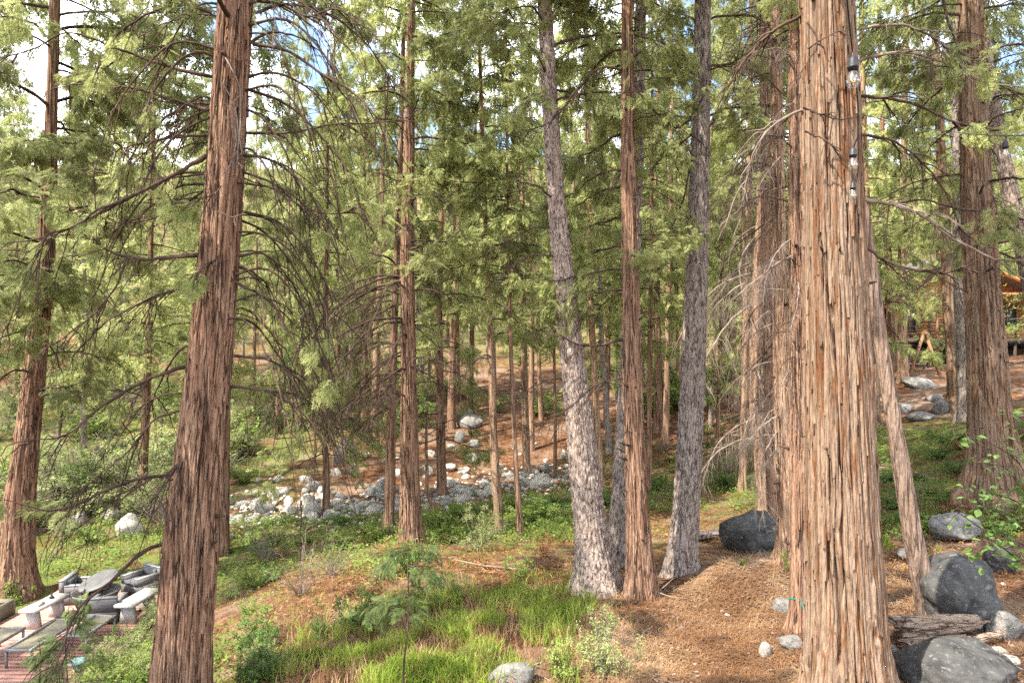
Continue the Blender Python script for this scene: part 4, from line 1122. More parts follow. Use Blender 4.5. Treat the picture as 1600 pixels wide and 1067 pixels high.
# ------------------------------------------------------------------ shrubs and young trees
LEAF = (np.array([(0, 0, 0), (.45, .26, .04), (1, 0, -.10), (.45, -.26, .04)], float), np.array([[0, 1, 2, 3]]))
LEAFN = (np.array([(0, 0, 0), (.45, .13, .04), (1, 0, -.12), (.45, -.13, .04)], float), np.array([[0, 1, 2, 3]]))
def shrub_mesh(seed, h, w, nst, nlf, ls, leaf, stem='twig', tm=LEAF, spread=.8, lpow=.6):
    r = np.random.default_rng(seed)
    az = r.uniform(0, 2 * PI, nst); rad = np.sqrt(r.uniform(0.02, 1, nst)) * w
    top = np.stack([np.cos(az) * rad, np.sin(az) * rad, h * (1 - .45 * (rad / w) ** 2) * r.uniform(.6, 1.05, nst)], -1)
    P0 = top * np.array([.12, .12, 0]); s = np.linspace(0, 1, 8)[None, :, None]
    C = P0[:, None] + (top - P0)[:, None] * s; C[:, :, :2] *= (s ** .8)[..., 0][..., None] * .6 + .4
    C = C + np.cumsum(r.normal(0, .03 * h, C.shape), axis=1) * s
    mb = MB(); mb.tubes(C, .008 * h ** .5 * np.linspace(1, .25, 8)[None] * np.ones((nst, 1)), 3)
    ns = nst * 4; ii = np.repeat(np.arange(nst), 4); a = r.integers(2, 7, ns)
    TW = grow_twigs(r, C[ii, a], r.normal(0, 1, (ns, 3)) + np.array([[0, 0, .3]]), r.uniform(.15, .4, ns) * w, 5, np.full(ns, .3))
    mb.tubes(TW, .004 * h ** .5 * np.linspace(1, .4, 5)[None] * np.ones((ns, 1)), 3)
    if nlf:
        k = r.integers(0, ns, nlf); t = r.uniform(.1, 1, nlf) ** lpow * 4; a = np.minimum(t.astype(int), 3); f = (t - a)[:, None]
        P = TW[k, a] * (1 - f) + TW[k, a + 1] * f + r.normal(0, ls * .5, (nlf, 3))
        D = r.normal(0, 1, (nlf, 3)) * np.array([1, 1, .5])
        scatter(mb, tm, P, D, ls * r.uniform(.6, 1.3, nlf), r.normal(0, .6, nlf), 1)
    return mb, ([M[stem], M[leaf]] if nlf else [M[stem]])
SH = {}
for k in range(3):
    for nm, args in {'bright': (900 + k, 1.0, .75, 16, 1500, .060, 'leaf_bright'), 'pale': (910 + k, 1.0, .8, 20, 2400, .052, 'leaf_pale', 'twig_grey', LEAFN), 'dark': (920 + k, 1.0, .8, 18, 1700, .058, 'leaf_dark')}.items():
        b_, ms = shrub_mesh(*args); SH[nm, k] = b_.mesh('foliage', ms)
for k in range(2):
    b_, ms = shrub_mesh(930 + k, 1.0, .7, 22, 0, .05, None, 'twig_grey'); SH['bare', k] = b_.mesh('foliage', ms)
    b_, ms = shrub_mesh(940 + k, 1.0, .8, 18, 900, .06, 'rust_leaf', 'twig', LEAFN); SH['rust', k] = b_.mesh('foliage', ms)
rsh = np.random.default_rng(55)
LOOK = {'pale': 'pale narrow-leaved bush', 'bright': 'bright green leafy bush', 'bare': 'leafless grey bush', 'dark': 'dark green leafy bush', 'rust': 'rust-coloured dry bush'}
def SIZE(h, lim): return 'tall ' if h > lim else 'low '
def shrub(px, py, kind, hpx, label, group=None, wx=1.0, name='shrub', p=None):
    p = ray_ground(px, py)[0] if p is None else p
    h = hpx / F * p[1]
    ks = [k for k in SH if k[0] == kind]
    o = link(name, SH[ks[rsh.integers(0, len(ks))]], None, p - [0, 0, .03], (0, 0, rsh.uniform(0, 6.3)), (h * wx, h * wx, h))
    return tag(o, label, 'bush' if name == 'shrub' else name, group)
# pale brush beyond the patio
px_ = rsh.uniform(-10, 430, 92); py_ = rsh.uniform(600, 850, 92); PP = ray_ground(px_, py_)
for k in range(92):
    if in_patio(PP[k, 0], PP[k, 1], .6): continue
    if 300 < px_[k] < 430 and py_[k] > 760: continue
    h = rsh.uniform(1.0, 2.6) * (1 if PP[k, 1] > 20 else .5)
    kd = rsh.choice(['pale', 'bright', 'pale', 'pale', 'bare'])
    shrub(0, 0, kd, h * F / PP[k, 1], SIZE(h, 1.5) + LOOK[kd] + ' on the slope beyond the patio', 'bushes beyond the patio', 1.1, p=PP[k])
px_ = rsh.uniform(840, 1250, 38); py_ = rsh.uniform(640, 800, 38); PP = ray_ground(px_, py_)
for k in range(38):
    kd = rsh.choice(['dark', 'bright', 'bright', 'bare', 'rust']); h = rsh.uniform(.35, .9)
    shrub(0, 0, kd, h * F / PP[k, 1], SIZE(h, .65) + LOOK[kd] + ' on the slope behind the pines', 'bushes behind the pines', 1.3, p=PP[k])
px_ = np.concatenate([rsh.uniform(660, 900, 30), rsh.uniform(380, 640, 22)]); py_ = np.concatenate([rsh.uniform(790, 850, 30), rsh.uniform(815, 880, 22)]); PP = ray_ground(px_, py_)
for k in range(52):
    kd = 'bright' if k < 24 else rsh.choice(['dark', 'bright', 'pale', 'rust', 'bare']); h = rsh.uniform(.35, .75)
    shrub(0, 0, kd, h * F / PP[k, 1], SIZE(h, .55) + LOOK[kd] + ' in the undergrowth before the creek stones', 'bushes before the creek stones', 1.3, p=PP[k])
px_ = rsh.uniform(430, 1180, 46); py_ = rsh.uniform(560, 680, 46); PP = ray_ground(px_, py_)
for k in range(46):
    kd = rsh.choice(['pale', 'bright', 'pale', 'bright', 'bare']); h = rsh.uniform(.9, 3.0)
    shrub(0, 0, kd, h * F / PP[k, 1], SIZE(h, 1.6) + LOOK[kd] + ' on the wooded slope above the creek', 'bushes on the far slope', 1.1, p=PP[k])
px_ = rsh.uniform(1335, 1605, 46); py_ = rsh.uniform(672, 838, 46); PP = ray_ground(px_, py_)
for k in range(46):
    kd = rsh.choice(['dark', 'bright', 'dark', 'rust']); h = rsh.uniform(.25, .6)
    shrub(0, 0, kd, h * F / PP[k, 1], SIZE(h, .45) + LOOK[kd] + ' spreading on the slope below the cabin', 'bushes below the cabin', 1.6, p=PP[k])
px_ = rsh.uniform(340, 440, 12); py_ = rsh.uniform(900, 1075, 12)
for k, p in enumerate(ray_ground(px_, py_)):
    shrub(0, 0, ['pale', 'bright', 'dark'][k % 3], rsh.uniform(.35, .8) * F / p[1], LOOK[['pale', 'bright', 'dark'][k % 3]] + ' beside the foot of the bare-limbed cedar', 'bushes beside the bare-limbed cedar', 1.0, p=p)
px_ = rsh.uniform(150, 250, 14); py_ = rsh.uniform(950, 1090, 14)
for k, p in enumerate(ray_ground(px_, py_)):
    if in_patio(p[0], p[1], .1): p = np.array([-7.3 + rsh.uniform(-.2, .5), p[1], gz(-7.2, p[1])])
    shrub(0, 0, ['pale', 'bright'][k % 2], rsh.uniform(.45, .8) * F / p[1], LOOK[['pale', 'bright'][k % 2]] + ' along the edge of the patio boards', 'bushes along the patio', 1.0, p=p)
for (x, y, kd, h, lb) in [(470, 930, 'bare', 110, 'leafless grey shrub with tangled twigs on the dry slope'), (520, 900, 'bare', 90, 'second leafless grey shrub, rooted nearer the creek'), (415, 880, 'bare', 90, 'low leafless brush under the pale bushes'),
                          (745, 860, 'pale', 85, 'upright pale green young shrub in the bright undergrowth'), (815, 910, 'bright', 60, 'yellow-green shrub above the long grass'), (560, 985, 'dark', 100, 'thin dark green shrub left of the feathery sapling'), (500, 1000, 'dark', 60, 'small green shrub at the edge of the long grass'),
                          (940, 1050, 'pale', 130, 'thin shrub with small pale leaves on the bare soil'), (880, 1066, 'bright', 90, 'leafy low shrub between the grass and the soil'), (975, 1010, 'bare', 50, 'small twiggy shrub beside the furrowed cedar'), (1160, 882, 'dark', 22, 'tiny green plant on the needle mound'),
                          (1245, 900, 'bright', 55, 'leafy climber at the foot of the narrow cedar'), (1252, 965, 'bright', 40, 'small leafy sprig below the climber'), (715, 940, 'bright', 55, 'leafy shrub at the top of the grass patch'), (385, 1075, 'dark', 55, 'dark green plant in the litter at the cedar foot'),
                          (20, 945, 'bright', 50, 'yellow-green sprig at the back corner cedar'), (1375, 905, 'bright', 25, 'small leafy sprig beside the broad pale trunk'), (640, 900, 'dark', 80, 'dark bush at the foot of the straight red-brown cedar'), (770, 930, 'rust', 50, 'rust-coloured dry bush above the grass'), (850, 870, 'rust', 60, 'rust-brown dry bush before the leaning pine')]:
    shrub(x, y, kd, h, lb, None, .8)
def young_cedar(px, py, d, top, label, spread, n, seed, bend=0, foot=0.0):
    """thin sapling: px,py of the stem foot, top y in the photograph"""
    r = np.random.default_rng(seed)
    x = (px - 800) / F * d; z0 = gz(x, d); zt = CZ - (top - 533) / F * d
    root = thing('cedar_sapling', label, 'sapling', (x, d, z0 - .05))
    H = zt - z0
    t = np.linspace(0, 1, 12); C = np.stack([bend * t + .02 * np.sin(t * 9 + seed), .02 * np.cos(t * 7), t * (H + .05)], -1)
    mb = MB(); mb.tubes(C, .016 * (1 - t * .8), 6); mb.build('stem', M['twig'], root, smooth=True)
    mb = MB()
    for k in range(n):
        f = foot + (1 - foot) * (k + r.random()) / n; i0 = min(int(f * 11), 10); p = C[i0]
        az = r.uniform(0, 6.3); L = spread * (1.15 - f * .8) * r.uniform(.6, 1.1); s = np.linspace(0, 1, 8)
        Q = p + np.stack([np.cos(az) * L * s, np.sin(az) * L * s, L * (.15 * s - .35 * s * s)], -1)
        mb.tubes(Q, .006 * (1 - s * .7), 4); dress_limb(mb, r, Q, None, True, 6, L * .4, t0=.25, sub=1, nspr=2, spr=(.10, .20), droop=.4, tw_r=.003)
    mb.build('foliage', [M['twig'], M['leaf_sapling']], root)
young_cedar(631, 1100, 8.0, 835, 'thin dark-stemmed cedar sapling with feathery foliage in front of the straight cedar', 1.0, 12, 1002, .07, .55)
young_cedar(105, 1100, 9.6, 925, 'feathery cedar sapling in front of the loungers', .80, 16, 1004, .0, .1)
young_cedar(60, 1110, 9.0, 1000, 'small low cedar sapling at the near corner of the patio', .6, 10, 1006, .0, .1)
young_cedar(175, 780, 24.0, 640, 'slender dark sapling beyond the patio', .8, 12, 1008, .0, .4)
young_cedar(1105, 740, 24.0, 560, 'young green cedar on the slope between the grey pine and the bent cedar', 1.1, 18, 1009, .0, .2)

def broadleaf(seed):
    r = np.random.default_rng(seed); mb = MB(); z = np.linspace(-.3, 4.6, 10)
    C = np.stack([np.cumsum(r.normal(0, .06, 10)), np.cumsum(r.normal(0, .06, 10)), z], -1); mb.tubes(C, np.linspace(.075, .015, 10), 7)
    tk = mb.mesh('trunk', M['twig_grey'], smooth=True)
    mb = MB(); n = 34; a = r.integers(3, 10, n); L = r.uniform(.7, 1.7, n)
    B = grow_twigs(r, C[a], r.normal(0, 1, (n, 3)) * [1, 1, .35] + [0, 0, .55], L, 8, r.uniform(.1, .5, n)); mb.tubes(B, .018 * np.linspace(1, .25, 8)[None] * np.ones((n, 1)), 4)
    m_ = 200; ii = r.integers(0, n, m_); a = r.integers(2, 8, m_); TW = grow_twigs(r, B[ii, a], r.normal(0, 1, (m_, 3)), r.uniform(.2, .6, m_), 5, np.full(m_, .4)); mb.tubes(TW, .005 * np.ones((m_, 5)), 3)
    k = 4200; ii = r.integers(0, m_, k); a = r.integers(1, 5, k); scatter(mb, LEAF, TW[ii, a] + r.normal(0, .07, (k, 3)), r.normal(0, 1, (k, 3)) * [1, 1, .5], .085 * r.uniform(.6, 1.3, k), r.normal(0, .6, k), 1)
    return tk, mb.mesh('crown', [M['twig_grey'], M['leaf_bright']])
BL = [broadleaf(1200 + k) for k in range(3)]
for k, (x, d_, s) in enumerate([(965, 36, 1.1), (1010, 44, 1.5), (1050, 40, 1.2), (1130, 48, 1.6), (880, 48, 1.4), (560, 42, 1.3), (450, 36, 1.2), (300, 40, 1.5), (180, 38, 1.5), (60, 42, 1.7), (-40, 34, 1.4), (1330, 56, 1.8), (1420, 58, 2.0), (1580, 54, 2.0), (1650, 40, 1.8), (760, 56, 1.6), (650, 60, 1.8), (1240, 50, 1.6), (130, 56, 2.0), (380, 54, 1.8), (1000, 62, 2.2), (1040, 70, 2.6), (250, 29, 1.0), (90, 30, 1.2)]):
    x_ = (x - 800) / F * d_
    t = thing('broadleaf_tree', ('small' if s < 1.45 else 'larger') + ' yellow-green broad-leaved tree among the cedars beyond the ' + ('patio' if x < 420 else 'pines' if x < 1280 else 'cabin' if d_ > 50 else 'massive cedar'), 'tree', (x_, d_, gz(x_, d_)), k * 1.1, 'broad-leaved trees among the cedars')
    t.scale = (s, s, s); link('trunk', BL[k % 3][0], t); link('crown', BL[k % 3][1], t)
# broad-leaved shrub leaning in beside the boulder
fx = at(1650, 930, 8.2); fz = gz(fx[0], fx[1])
maple = thing('leafy_shrub', 'broad-leaved shrub reaching over the lichen-spotted boulder', 'shrub', (fx[0], fx[1], fz))
rm_ = np.random.default_rng(77)
leaf_b = MB(); leaf_b.add(np.array([(0, 0, 0), (.25, .26, .02), (.55, .36, .03), (.8, .2, -.02), (1.05, 0, -.10), (.8, -.2, -.02), (.55, -.36, .03), (.25, -.26, .02), (.5, 0, -.04)]), T=[[0, 8, 1], [1, 8, 2], [2, 8, 3], [3, 8, 4], [4, 8, 5], [5, 8, 6], [6, 8, 7], [7, 8, 0]])
leaf_me = leaf_b.mesh('leaf', M['leaf_dark'])
tips = []
for k, (pix, d1) in enumerate([([(1650, 930), (1625, 800), (1590, 720), (1545, 690), (1490, 668)], 7.6), ([(1640, 860), (1600, 790), (1550, 770), (1500, 760)], 7.4), ([(1640, 880), (1600, 850), (1560, 840), (1490, 795)], 7.2), ([(1645, 900), (1600, 880), (1555, 850), (1520, 865)], 7.0), ([(1640, 840), (1610, 700), (1600, 640)], 8.0), ([(1640, 850), (1595, 760), (1570, 730), (1520, 720)], 8.4), ([(1640, 890), (1610, 830), (1575, 810), (1540, 790)], 7.7)]):
    nn = len(pix); Pm = np.array([at(x, y, 8.2 + (d1 - 8.2) * i / (nn - 1)) for i, (x, y) in enumerate(pix)]) - np.array([fx[0], fx[1], fz])
    if k == 0: Pm = np.concatenate([[[0, 0, -.1]], Pm])
    C = catmull(Pm, 22); mb = MB(); mb.tubes(C, np.linspace(.014, .004, 22), 5)
    TW = grow_twigs(rm_, C[6:22:1], rm_.normal(0, 1, (16, 3)) * [1, 1, .5], rm_.uniform(.12, .32, 16), 5, np.full(16, .3)); mb.tubes(TW, np.linspace(.004, .002, 5)[None] * np.ones((16, 1)), 4)
    mb.build('branch', M['twig'], maple)
    tips += [TW[a, b_] for a in range(16) for b_ in (2, 4)] + [C[a] for a in range(9, 22, 2)]
for p in tips[:290]:
    s = rm_.uniform(.06, .115)
    link('leaf', leaf_me, maple, p + rm_.normal(0, .015, 3), (rm_.normal(0, .5), rm_.normal(.2, .4), rm_.uniform(0, 6.3)), s)

# ------------------------------------------------------------------ grass, ground cover and litter
def stuff(name, mb, mats, label): return tag(mb.build(name, mats), label, name.replace('_', ' '), kind='stuff')
rg = np.random.default_rng(91)
def region_points(n, boxes):
    out = []
    tot = sum(b_[4] for b_ in boxes)
    for (x0, x1, y0, y1, w) in boxes:
        m_ = int(n * w / tot)
        out.append(ray_ground(rg.uniform(x0, x1, m_), rg.uniform(y0, y1, m_)))
    P = np.concatenate(out)
    return P[~in_patio(P[:, 0], P[:, 1], .05)]
def blades(P, h0, h1, w, lean=.35):
    n = len(P); h = rg.uniform(h0, h1, n); az = rg.uniform(0, 6.3, n); l = rg.uniform(.1, 1, n) * lean
    dv = np.stack([np.cos(az), np.sin(az), np.zeros(n)], -1); sd = np.stack([-np.sin(az), np.cos(az), np.zeros(n)], -1)
    a2 = rg.uniform(0, 6.3, n); sd = np.stack([np.cos(a2), np.sin(a2), np.zeros(n)], -1)
    up = np.array([[0, 0, 1.0]])
    b0 = P - sd * w / 2; b1 = P + sd * w / 2
    m_ = P + up * (h * .6)[:, None] + dv * (h * l * .35)[:, None]; t = P + up * (h * (1 - .3 * l))[:, None] + dv * (h * l)[:, None]
    V = np.stack([b0, b1, m_ + sd * w * .4, m_ - sd * w * .4, t], 1)
    k = np.arange(n)[:, None] * 5
    mb = MB(); mb.add(V.reshape(-1, 3), T=k + np.array([[3, 2, 4]]), Q=k + np.array([[0, 1, 2, 3]]))
    return mb
def blob_points(n, blobs):
    """blobs: centre px, py, spread px, py, weight"""
    tot = sum(b_[4] for b_ in blobs); out = []
    for (cx, cy, sx, sy, w) in blobs:
        m_ = int(n * w / tot); out.append(ray_ground(np.clip(rg.normal(cx, sx, m_), 300, 1000), np.clip(rg.normal(cy, sy, m_), 905, 1140)))
    return np.concatenate(out)
Pg = blob_points(30000, [(560, 1045, 75, 32, 4), (690, 1030, 80, 34, 4), (760, 975, 60, 22, 3), (850, 945, 38, 17, 2), (640, 975, 50, 18, 1.2), (800, 1060, 45, 30, 1)])
keep = fbm(Pg * [2.4, 2.4, 0], 44, 3) > .47
stuff('dry_grass', blades(Pg[::6], .08, .34, .009, .9), M['straw'], 'dry straw blades mixed into the long grass')
stuff('grass', blades(Pg[keep], .08, .36, .014, .8), M['grass'], 'long bright green grass in the sunlit hollow')
Pg = region_points(12000, [(660, 905, 785, 850, 4), (1350, 1470, 840, 872, 1.5), (300, 700, 800, 880, 2), (880, 1120, 720, 800, .8), (0, 330, 830, 900, 3), (420, 900, 870, 960, 1.5)])
keep = fbm(Pg * .9, 45, 3) > .47
stuff('short_grass', blades(Pg[keep], .06, .22, .014), M['grass'], 'short mossy grass tufts scattered over the litter')
def clumps(P, nl, ls, tm, spread, hz):
    n = len(P); Q = np.repeat(P, nl, 0) + rg.normal(0, 1, (n * nl, 3)) * [spread, spread, 0]
    Q[:, 2] += rg.uniform(.02, hz, n * nl)
    D = rg.normal(0, 1, (n * nl, 3)) * [1, 1, .4]
    mb = MB(); scatter(mb, tm, Q, D, ls * rg.uniform(.6, 1.4, n * nl), rg.normal(0, .5, n * nl), 0)
    return mb
Pc = region_points(7000, [(1330, 1640, 665, 840, 4), (880, 1210, 690, 800, 3), (640, 910, 770, 850, 3), (330, 640, 810, 900, 2), (0, 300, 690, 900, 4), (120, 420, 900, 1085, 2)])
keep = fbm(Pc * .7, 46, 3) > .44
stuff('ground_cover', clumps(Pc[keep], 9, .075, LEAF, .13, .22), M['leaf_bright'], 'low leafy ground cover spread over the slopes')
Pc = region_points(4200, [(850, 1220, 640, 850, 3), (1330, 1640, 690, 900, 2), (420, 900, 830, 960, 2), (560, 900, 640, 760, 1.5)])
stuff('dry_leaves', clumps(Pc, 8, .07, LEAFN, .16, .08), M['rust_leaf'], 'fallen rust-brown leaves lying over the litter')
def needles(P, L0, L1, w, tilt):
    n = len(P); az = rg.uniform(0, 6.3, n); L = rg.uniform(L0, L1, n); tz = rg.normal(0, tilt, n)
    dv = np.stack([np.cos(az), np.sin(az), tz], -1) * L[:, None]; sd = np.stack([-np.sin(az), np.cos(az), np.zeros(n)], -1) * w
    b0 = P + [0, 0, .012] + np.array([[0, 0, 1.0]]) * np.abs(rg.normal(0, .012, n))[:, None]
    V = np.stack([b0 - sd, b0 + sd, b0 + dv + sd, b0 + dv - sd], 1)
    mb = MB(); mb.add(V.reshape(-1, 3), Q=np.arange(n)[:, None] * 4 + np.arange(4)[None])
    return mb
Pn = region_points(100000, [(330, 520, 880, 1085, 2), (860, 1270, 860, 1085, 5), (1340, 1640, 860, 1085, 3), (430, 900, 860, 1000, 1.5), (1050, 1260, 800, 880, 1)])
Pn = Pn[fbm(Pn * [1.1, 1.1, 0], 48, 3) > .44]
stuff('needle_litter', needles(Pn, .06, .17, .0026, .25), M['straw'], 'dry orange-brown needles strewn over the forest floor')
Pf = region_points(3600, [(860, 1270, 860, 1085, 4), (1340, 1640, 840, 1085, 3), (380, 900, 860, 980, 1.5), (560, 900, 660, 760, 1.5)])
nf = len(Pf); af = rg.uniform(0, 6.3, nf); Lf = rg.uniform(.02, .09, nf)[:, None]; wf = rg.uniform(.008, .022, nf)[:, None]
df = np.stack([np.cos(af), np.sin(af), rg.normal(0, .15, nf)], -1) * Lf; sf = np.stack([-np.sin(af), np.cos(af), rg.normal(0, .2, nf)], -1) * wf; Pf = Pf + [0, 0, .022]
fk_ = MB(); fk_.add(np.stack([Pf - sf, Pf + sf * .7, Pf + df + sf, Pf + df - sf * .6], 1).reshape(-1, 3), Q=np.arange(nf)[:, None] * 4 + np.arange(4)[None])
stuff('bark_flakes', fk_, M['dead'], 'broken flakes of bark strewn over the needle litter')
for k in range(90):
    p = ray_ground(rg.uniform(360, 1600), rg.uniform(850, 1060))[0]
    if in_patio(p[0], p[1], .2): continue
    L = rg.uniform(.25, .9); az = rg.uniform(0, 6.3); n = 7; s = np.linspace(0, 1, n)
    xy = p[:2] + np.stack([np.cos(az) * L * s, np.sin(az) * L * s], -1) + np.cumsum(rg.normal(0, .02, (n, 2)), 0)
    Cs = np.stack([xy[:, 0], xy[:, 1], ground_z(xy[:, 0], xy[:, 1]) + .014], -1) - p
    mb = MB(); mb.tubes(Cs, np.linspace(.011, .004, n) * rg.uniform(.6, 1.3), 5, cap=True)
    o = mb.build('fallen_twig', M['twig' if k % 2 else 'twig_grey'], None); o.location = [float(c) for c in p]
    tag(o, 'short dead twig lying on the needle litter', 'twig', 'twigs on the litter')

# ------------------------------------------------------------------ logs
def log_mesh(A_, B_, r0, r1, mat, seed, name, parent, hollow=True, dep=1.0):
    A_ = np.asarray(A_, float); B_ = np.asarray(B_, float); n = 60; seg = 96
    x = B_ - A_; L = np.linalg.norm(x); x /= L
    y = np.cross([0, 0, 1.0], x); y /= np.linalg.norm(y); z = np.cross(x, y)
    S, TH = np.meshgrid(np.linspace(0, 1, n), np.linspace(0, 2 * PI, seg, endpoint=False), indexing='ij')
    rr = (r0 + (r1 - r0) * S)
    fur = vn2p(TH / (2 * PI) * 18 + .6 * np.sin(S * 5), S * L * 1.3, 18, seed); f2 = vn2p(TH / (2 * PI) * 30, S * L * 3, 30, seed + 1)
    rr = rr * (1 - dep * .30 * (1 - np.clip(np.abs(fur * 2 - 1) * 2.6, 0, 1)) - dep * .14 * (1 - np.clip(np.abs(f2 * 2 - 1) * 2.5, 0, 1)) + .12 * np.sin(TH * 2 + seed))
    Se = S * L + (fur - .5) * dep * .28 * ((S < .03) | (S > .97))
    V = A_ + Se[..., None] * x + (rr * np.cos(TH))[..., None] * y + (rr * np.sin(TH) * .85)[..., None] * z
    i = np.arange(n - 1)[:, None] * seg; k = np.arange(seg)[None]; k2 = (k + 1) % seg
    mb = MB(); mb.add(V.reshape(-1, 3), Q=np.stack([i + k, i + k2, i + seg + k2, i + seg + k], -1).reshape(-1, 4))
    for e, idx in ((0, 0), (1, n - 1)):
        c = V[idx].mean(0) + x * (.05 if e == 0 else -.05); ring = V[idx]
        mb.add(np.concatenate([ring, [c]]), T=[[q, (q + 1) % seg, seg] for q in range(seg)])
    return mb.build(name, M[mat], parent, smooth=False)
lo = ray_ground(1470, 1000)[0]; log = thing('rotten_log', 'splintered rotten log lying below the lichen-spotted boulder', 'log', lo)
log_mesh((-.56, -.1, .19), (.66, .24, .13), .185, .11, 'rotten', 61, 'trunk', log)
log_mesh((-.62, -.30, .05), (.25, -.12, .06), .09, .07, 'rotten', 62, 'broken_slab', log)
log_mesh((.30, -.15, .05), (.85, .1, .05), .06, .04, 'rotten', 63, 'broken_slab', log)
lo = ray_ground(1120, 845)[0]; log = thing('fallen_log', 'old fallen log half buried in brush behind the big dark boulder', 'log', lo)
log_mesh((-.55, .05, .12), (.75, .35, .14), .13, .11, 'pine', 64, 'trunk', log, dep=.5)
lo = ray_ground(770, 890)[0]; log = thing('fallen_branch', 'thin pale fallen branch above the grass patch', 'branch', lo)
C = catmull(np.array([(-.75, .1, .18), (-.3, .05, .10), (.2, 0, .05), (.8, -.1, .04)]), 14); mb = MB(); mb.tubes(C, np.linspace(.014, .03, 14), 6, cap=True); mb.build('stem', M['twig_grey'], log, smooth=True)
lo = ray_ground(1010, 930)[0]; log = thing('fallen_branch', 'forked fallen twig leaning at the foot of the furrowed cedar', 'branch', lo)
C = catmull(np.array([(-.15, -.2, .02), (.15, -.1, .1), (.45, .02, .28)]), 12); mb = MB(); mb.tubes(C, np.linspace(.012, .006, 12), 5, cap=True); C2 = catmull(np.array([(.15, -.1, .1), (.35, -.2, .06), (.6, -.25, .05)]), 10); mb.tubes(C2, np.linspace(.01, .004, 10), 5); mb.build('stem', M['twig_grey'], log, smooth=True)
lo = ray_ground(668, 800)[0]; log = thing('dead_stem', 'curved dead stem sweeping up beside the creek-bank cedar', 'dead tree', lo)
b0 = np.array([.55, 0, .02]); C = catmull(np.array([(.65, .05, .02), (.25, 0, .10), (.02, 0, .55), (-.02, 0, 1.3), (-.05, .05, 2.3), (.0, .1, 3.4)]), 26); mb = MB(); mb.tubes(C, np.linspace(.085, .03, 26), 9, cap=True); mb.build('stem', M['cedar'], log, smooth=True)

# ------------------------------------------------------------------ patio and its furniture
M['deck'] = plain_mat('redwood_board', [(.25, .115, .085), (.36, .19, .15), (.46, .28, .23)], 3, (.6, 6, 6), .75, .25, .3)
M['steel'] = plain_mat('brushed_grey_metal', [(.13, .13, .13), (.19, .187, .183), (.24, .235, .23)], 12, rough=.45, spec=.5, bmp=.1, dist=.002)
M['sling'] = plain_mat('taupe_sling', [(.12, .105, .075), (.165, .145, .105), (.21, .185, .14)], 20, rough=.9, spec=.1)
M['white'] = plain_mat('weathered_white', [(.27, .258, .235), (.36, .345, .32), (.43, .415, .39)], 6, rough=.7)
M['cushion'] = plain_mat('charcoal_cushion', [(.06, .062, .07), (.10, .103, .11), (.15, .152, .16)], 9, rough=.95, spec=.1)
M['black'] = plain_mat('black_plastic', [(.012, .012, .013), (.025, .025, .027)], 12, rough=.45)
M['lidmetal'] = plain_mat('weathered_fire_lid', [(.055, .052, .05), (.085, .082, .078), (.115, .112, .107)], 5, rough=.55, spec=.4)
m, nt, b = new_mat('grey_wicker')
v = coords(nt); br = N(nt, 'ShaderNodeTexBrick'); br.inputs['Scale'].default_value = 22; br.inputs['Mortar Size'].default_value = .03
br.inputs['Color1'].default_value = (.11, .104, .10, 1); br.inputs['Color2'].default_value = (.17, .163, .157, 1); br.inputs['Mortar'].default_value = (.05, .047, .047, 1)
mpn = N(nt, 'ShaderNodeMapping'); mpn.inputs['Rotation'].default_value = (PI / 2, 0, .6); nt.links.new(v, mpn.inputs['Vector']); nt.links.new(mpn.outputs[0], br.inputs['Vector'])
nt.links.new(br.outputs['Color'], b.inputs['Base Color']); bump(nt, b, br.outputs['Fac'], -.6, .006); b.inputs['Roughness'].default_value = .7
M['wicker'] = m
rp = np.random.default_rng(5)
patio = thing('patio', 'reddish wooden deck patio of narrow boards', None, (-9.35, 13.2, PZ)); del patio['label']; tag(patio, 'reddish patio of narrow wooden boards', kind='structure')
if 'category' in patio: del patio['category']
bm_ = MB(); bm_.box((0, 0, -.02), (3.2, .1365, .04)); board = bm_.mesh('board', M['deck'])
yy = 9.75
while yy < 16.7:
    link('board', board, patio, (rp.uniform(-.012, .012), yy - 13.2, rp.uniform(-.002, .002)), (0, 0, rp.normal(0, .002))); yy += .140
def wicker_chair(x, y, rz, label):
    t = thing('wicker_armchair', label, 'armchair', (x, y, PZ), rz, None); t.scale = (.82, .82, .82)
    MB().box((0, 0, .19), (.80, .80, .26)).build('seat_base', M['wicker'], t)
    MB().box((-.335, 0, .505), (.13, .80, .36)).build('backrest', M['wicker'], t)
    for s in (-1, 1):
        a = MB().box((.068, s * .335, .43), (.664, .13, .21)).build('armrest', M['wicker'], t)
        MB().box((.068, s * .335, .545), (.67, .145, .022)).build('armrest_cap', M['steel'], a)
    MB().box((-.335, 0, .694), (.145, .815, .022)).build('back_cap', M['steel'], t)
    cu = MB(); cu.box((.07, 0, .375), (.66, .53, .11)); cu.build('seat_cushion', M['cushion'], t)
    MB().box((-.235, 0, .54), (.07, .53, .22)).build('back_cushion', M['cushion'], t)
    for sx in (-1, 1):
        for sy in (-1, 1): MB().box((sx * .35, sy * .35, .03), (.05, .05, .06)).build('foot', M['black'], t)
wicker_chair(-10.0, 15.85, .15, 'grey wicker armchair backing on the cedar at the patio corner')
wicker_chair(-8.78, 14.75, 1.75, 'grey wicker armchair with its back to the loungers, beside the white slab table')
wicker_chair(-8.85, 16.35, -2.1, 'grey wicker armchair on the far side of the fire pit')
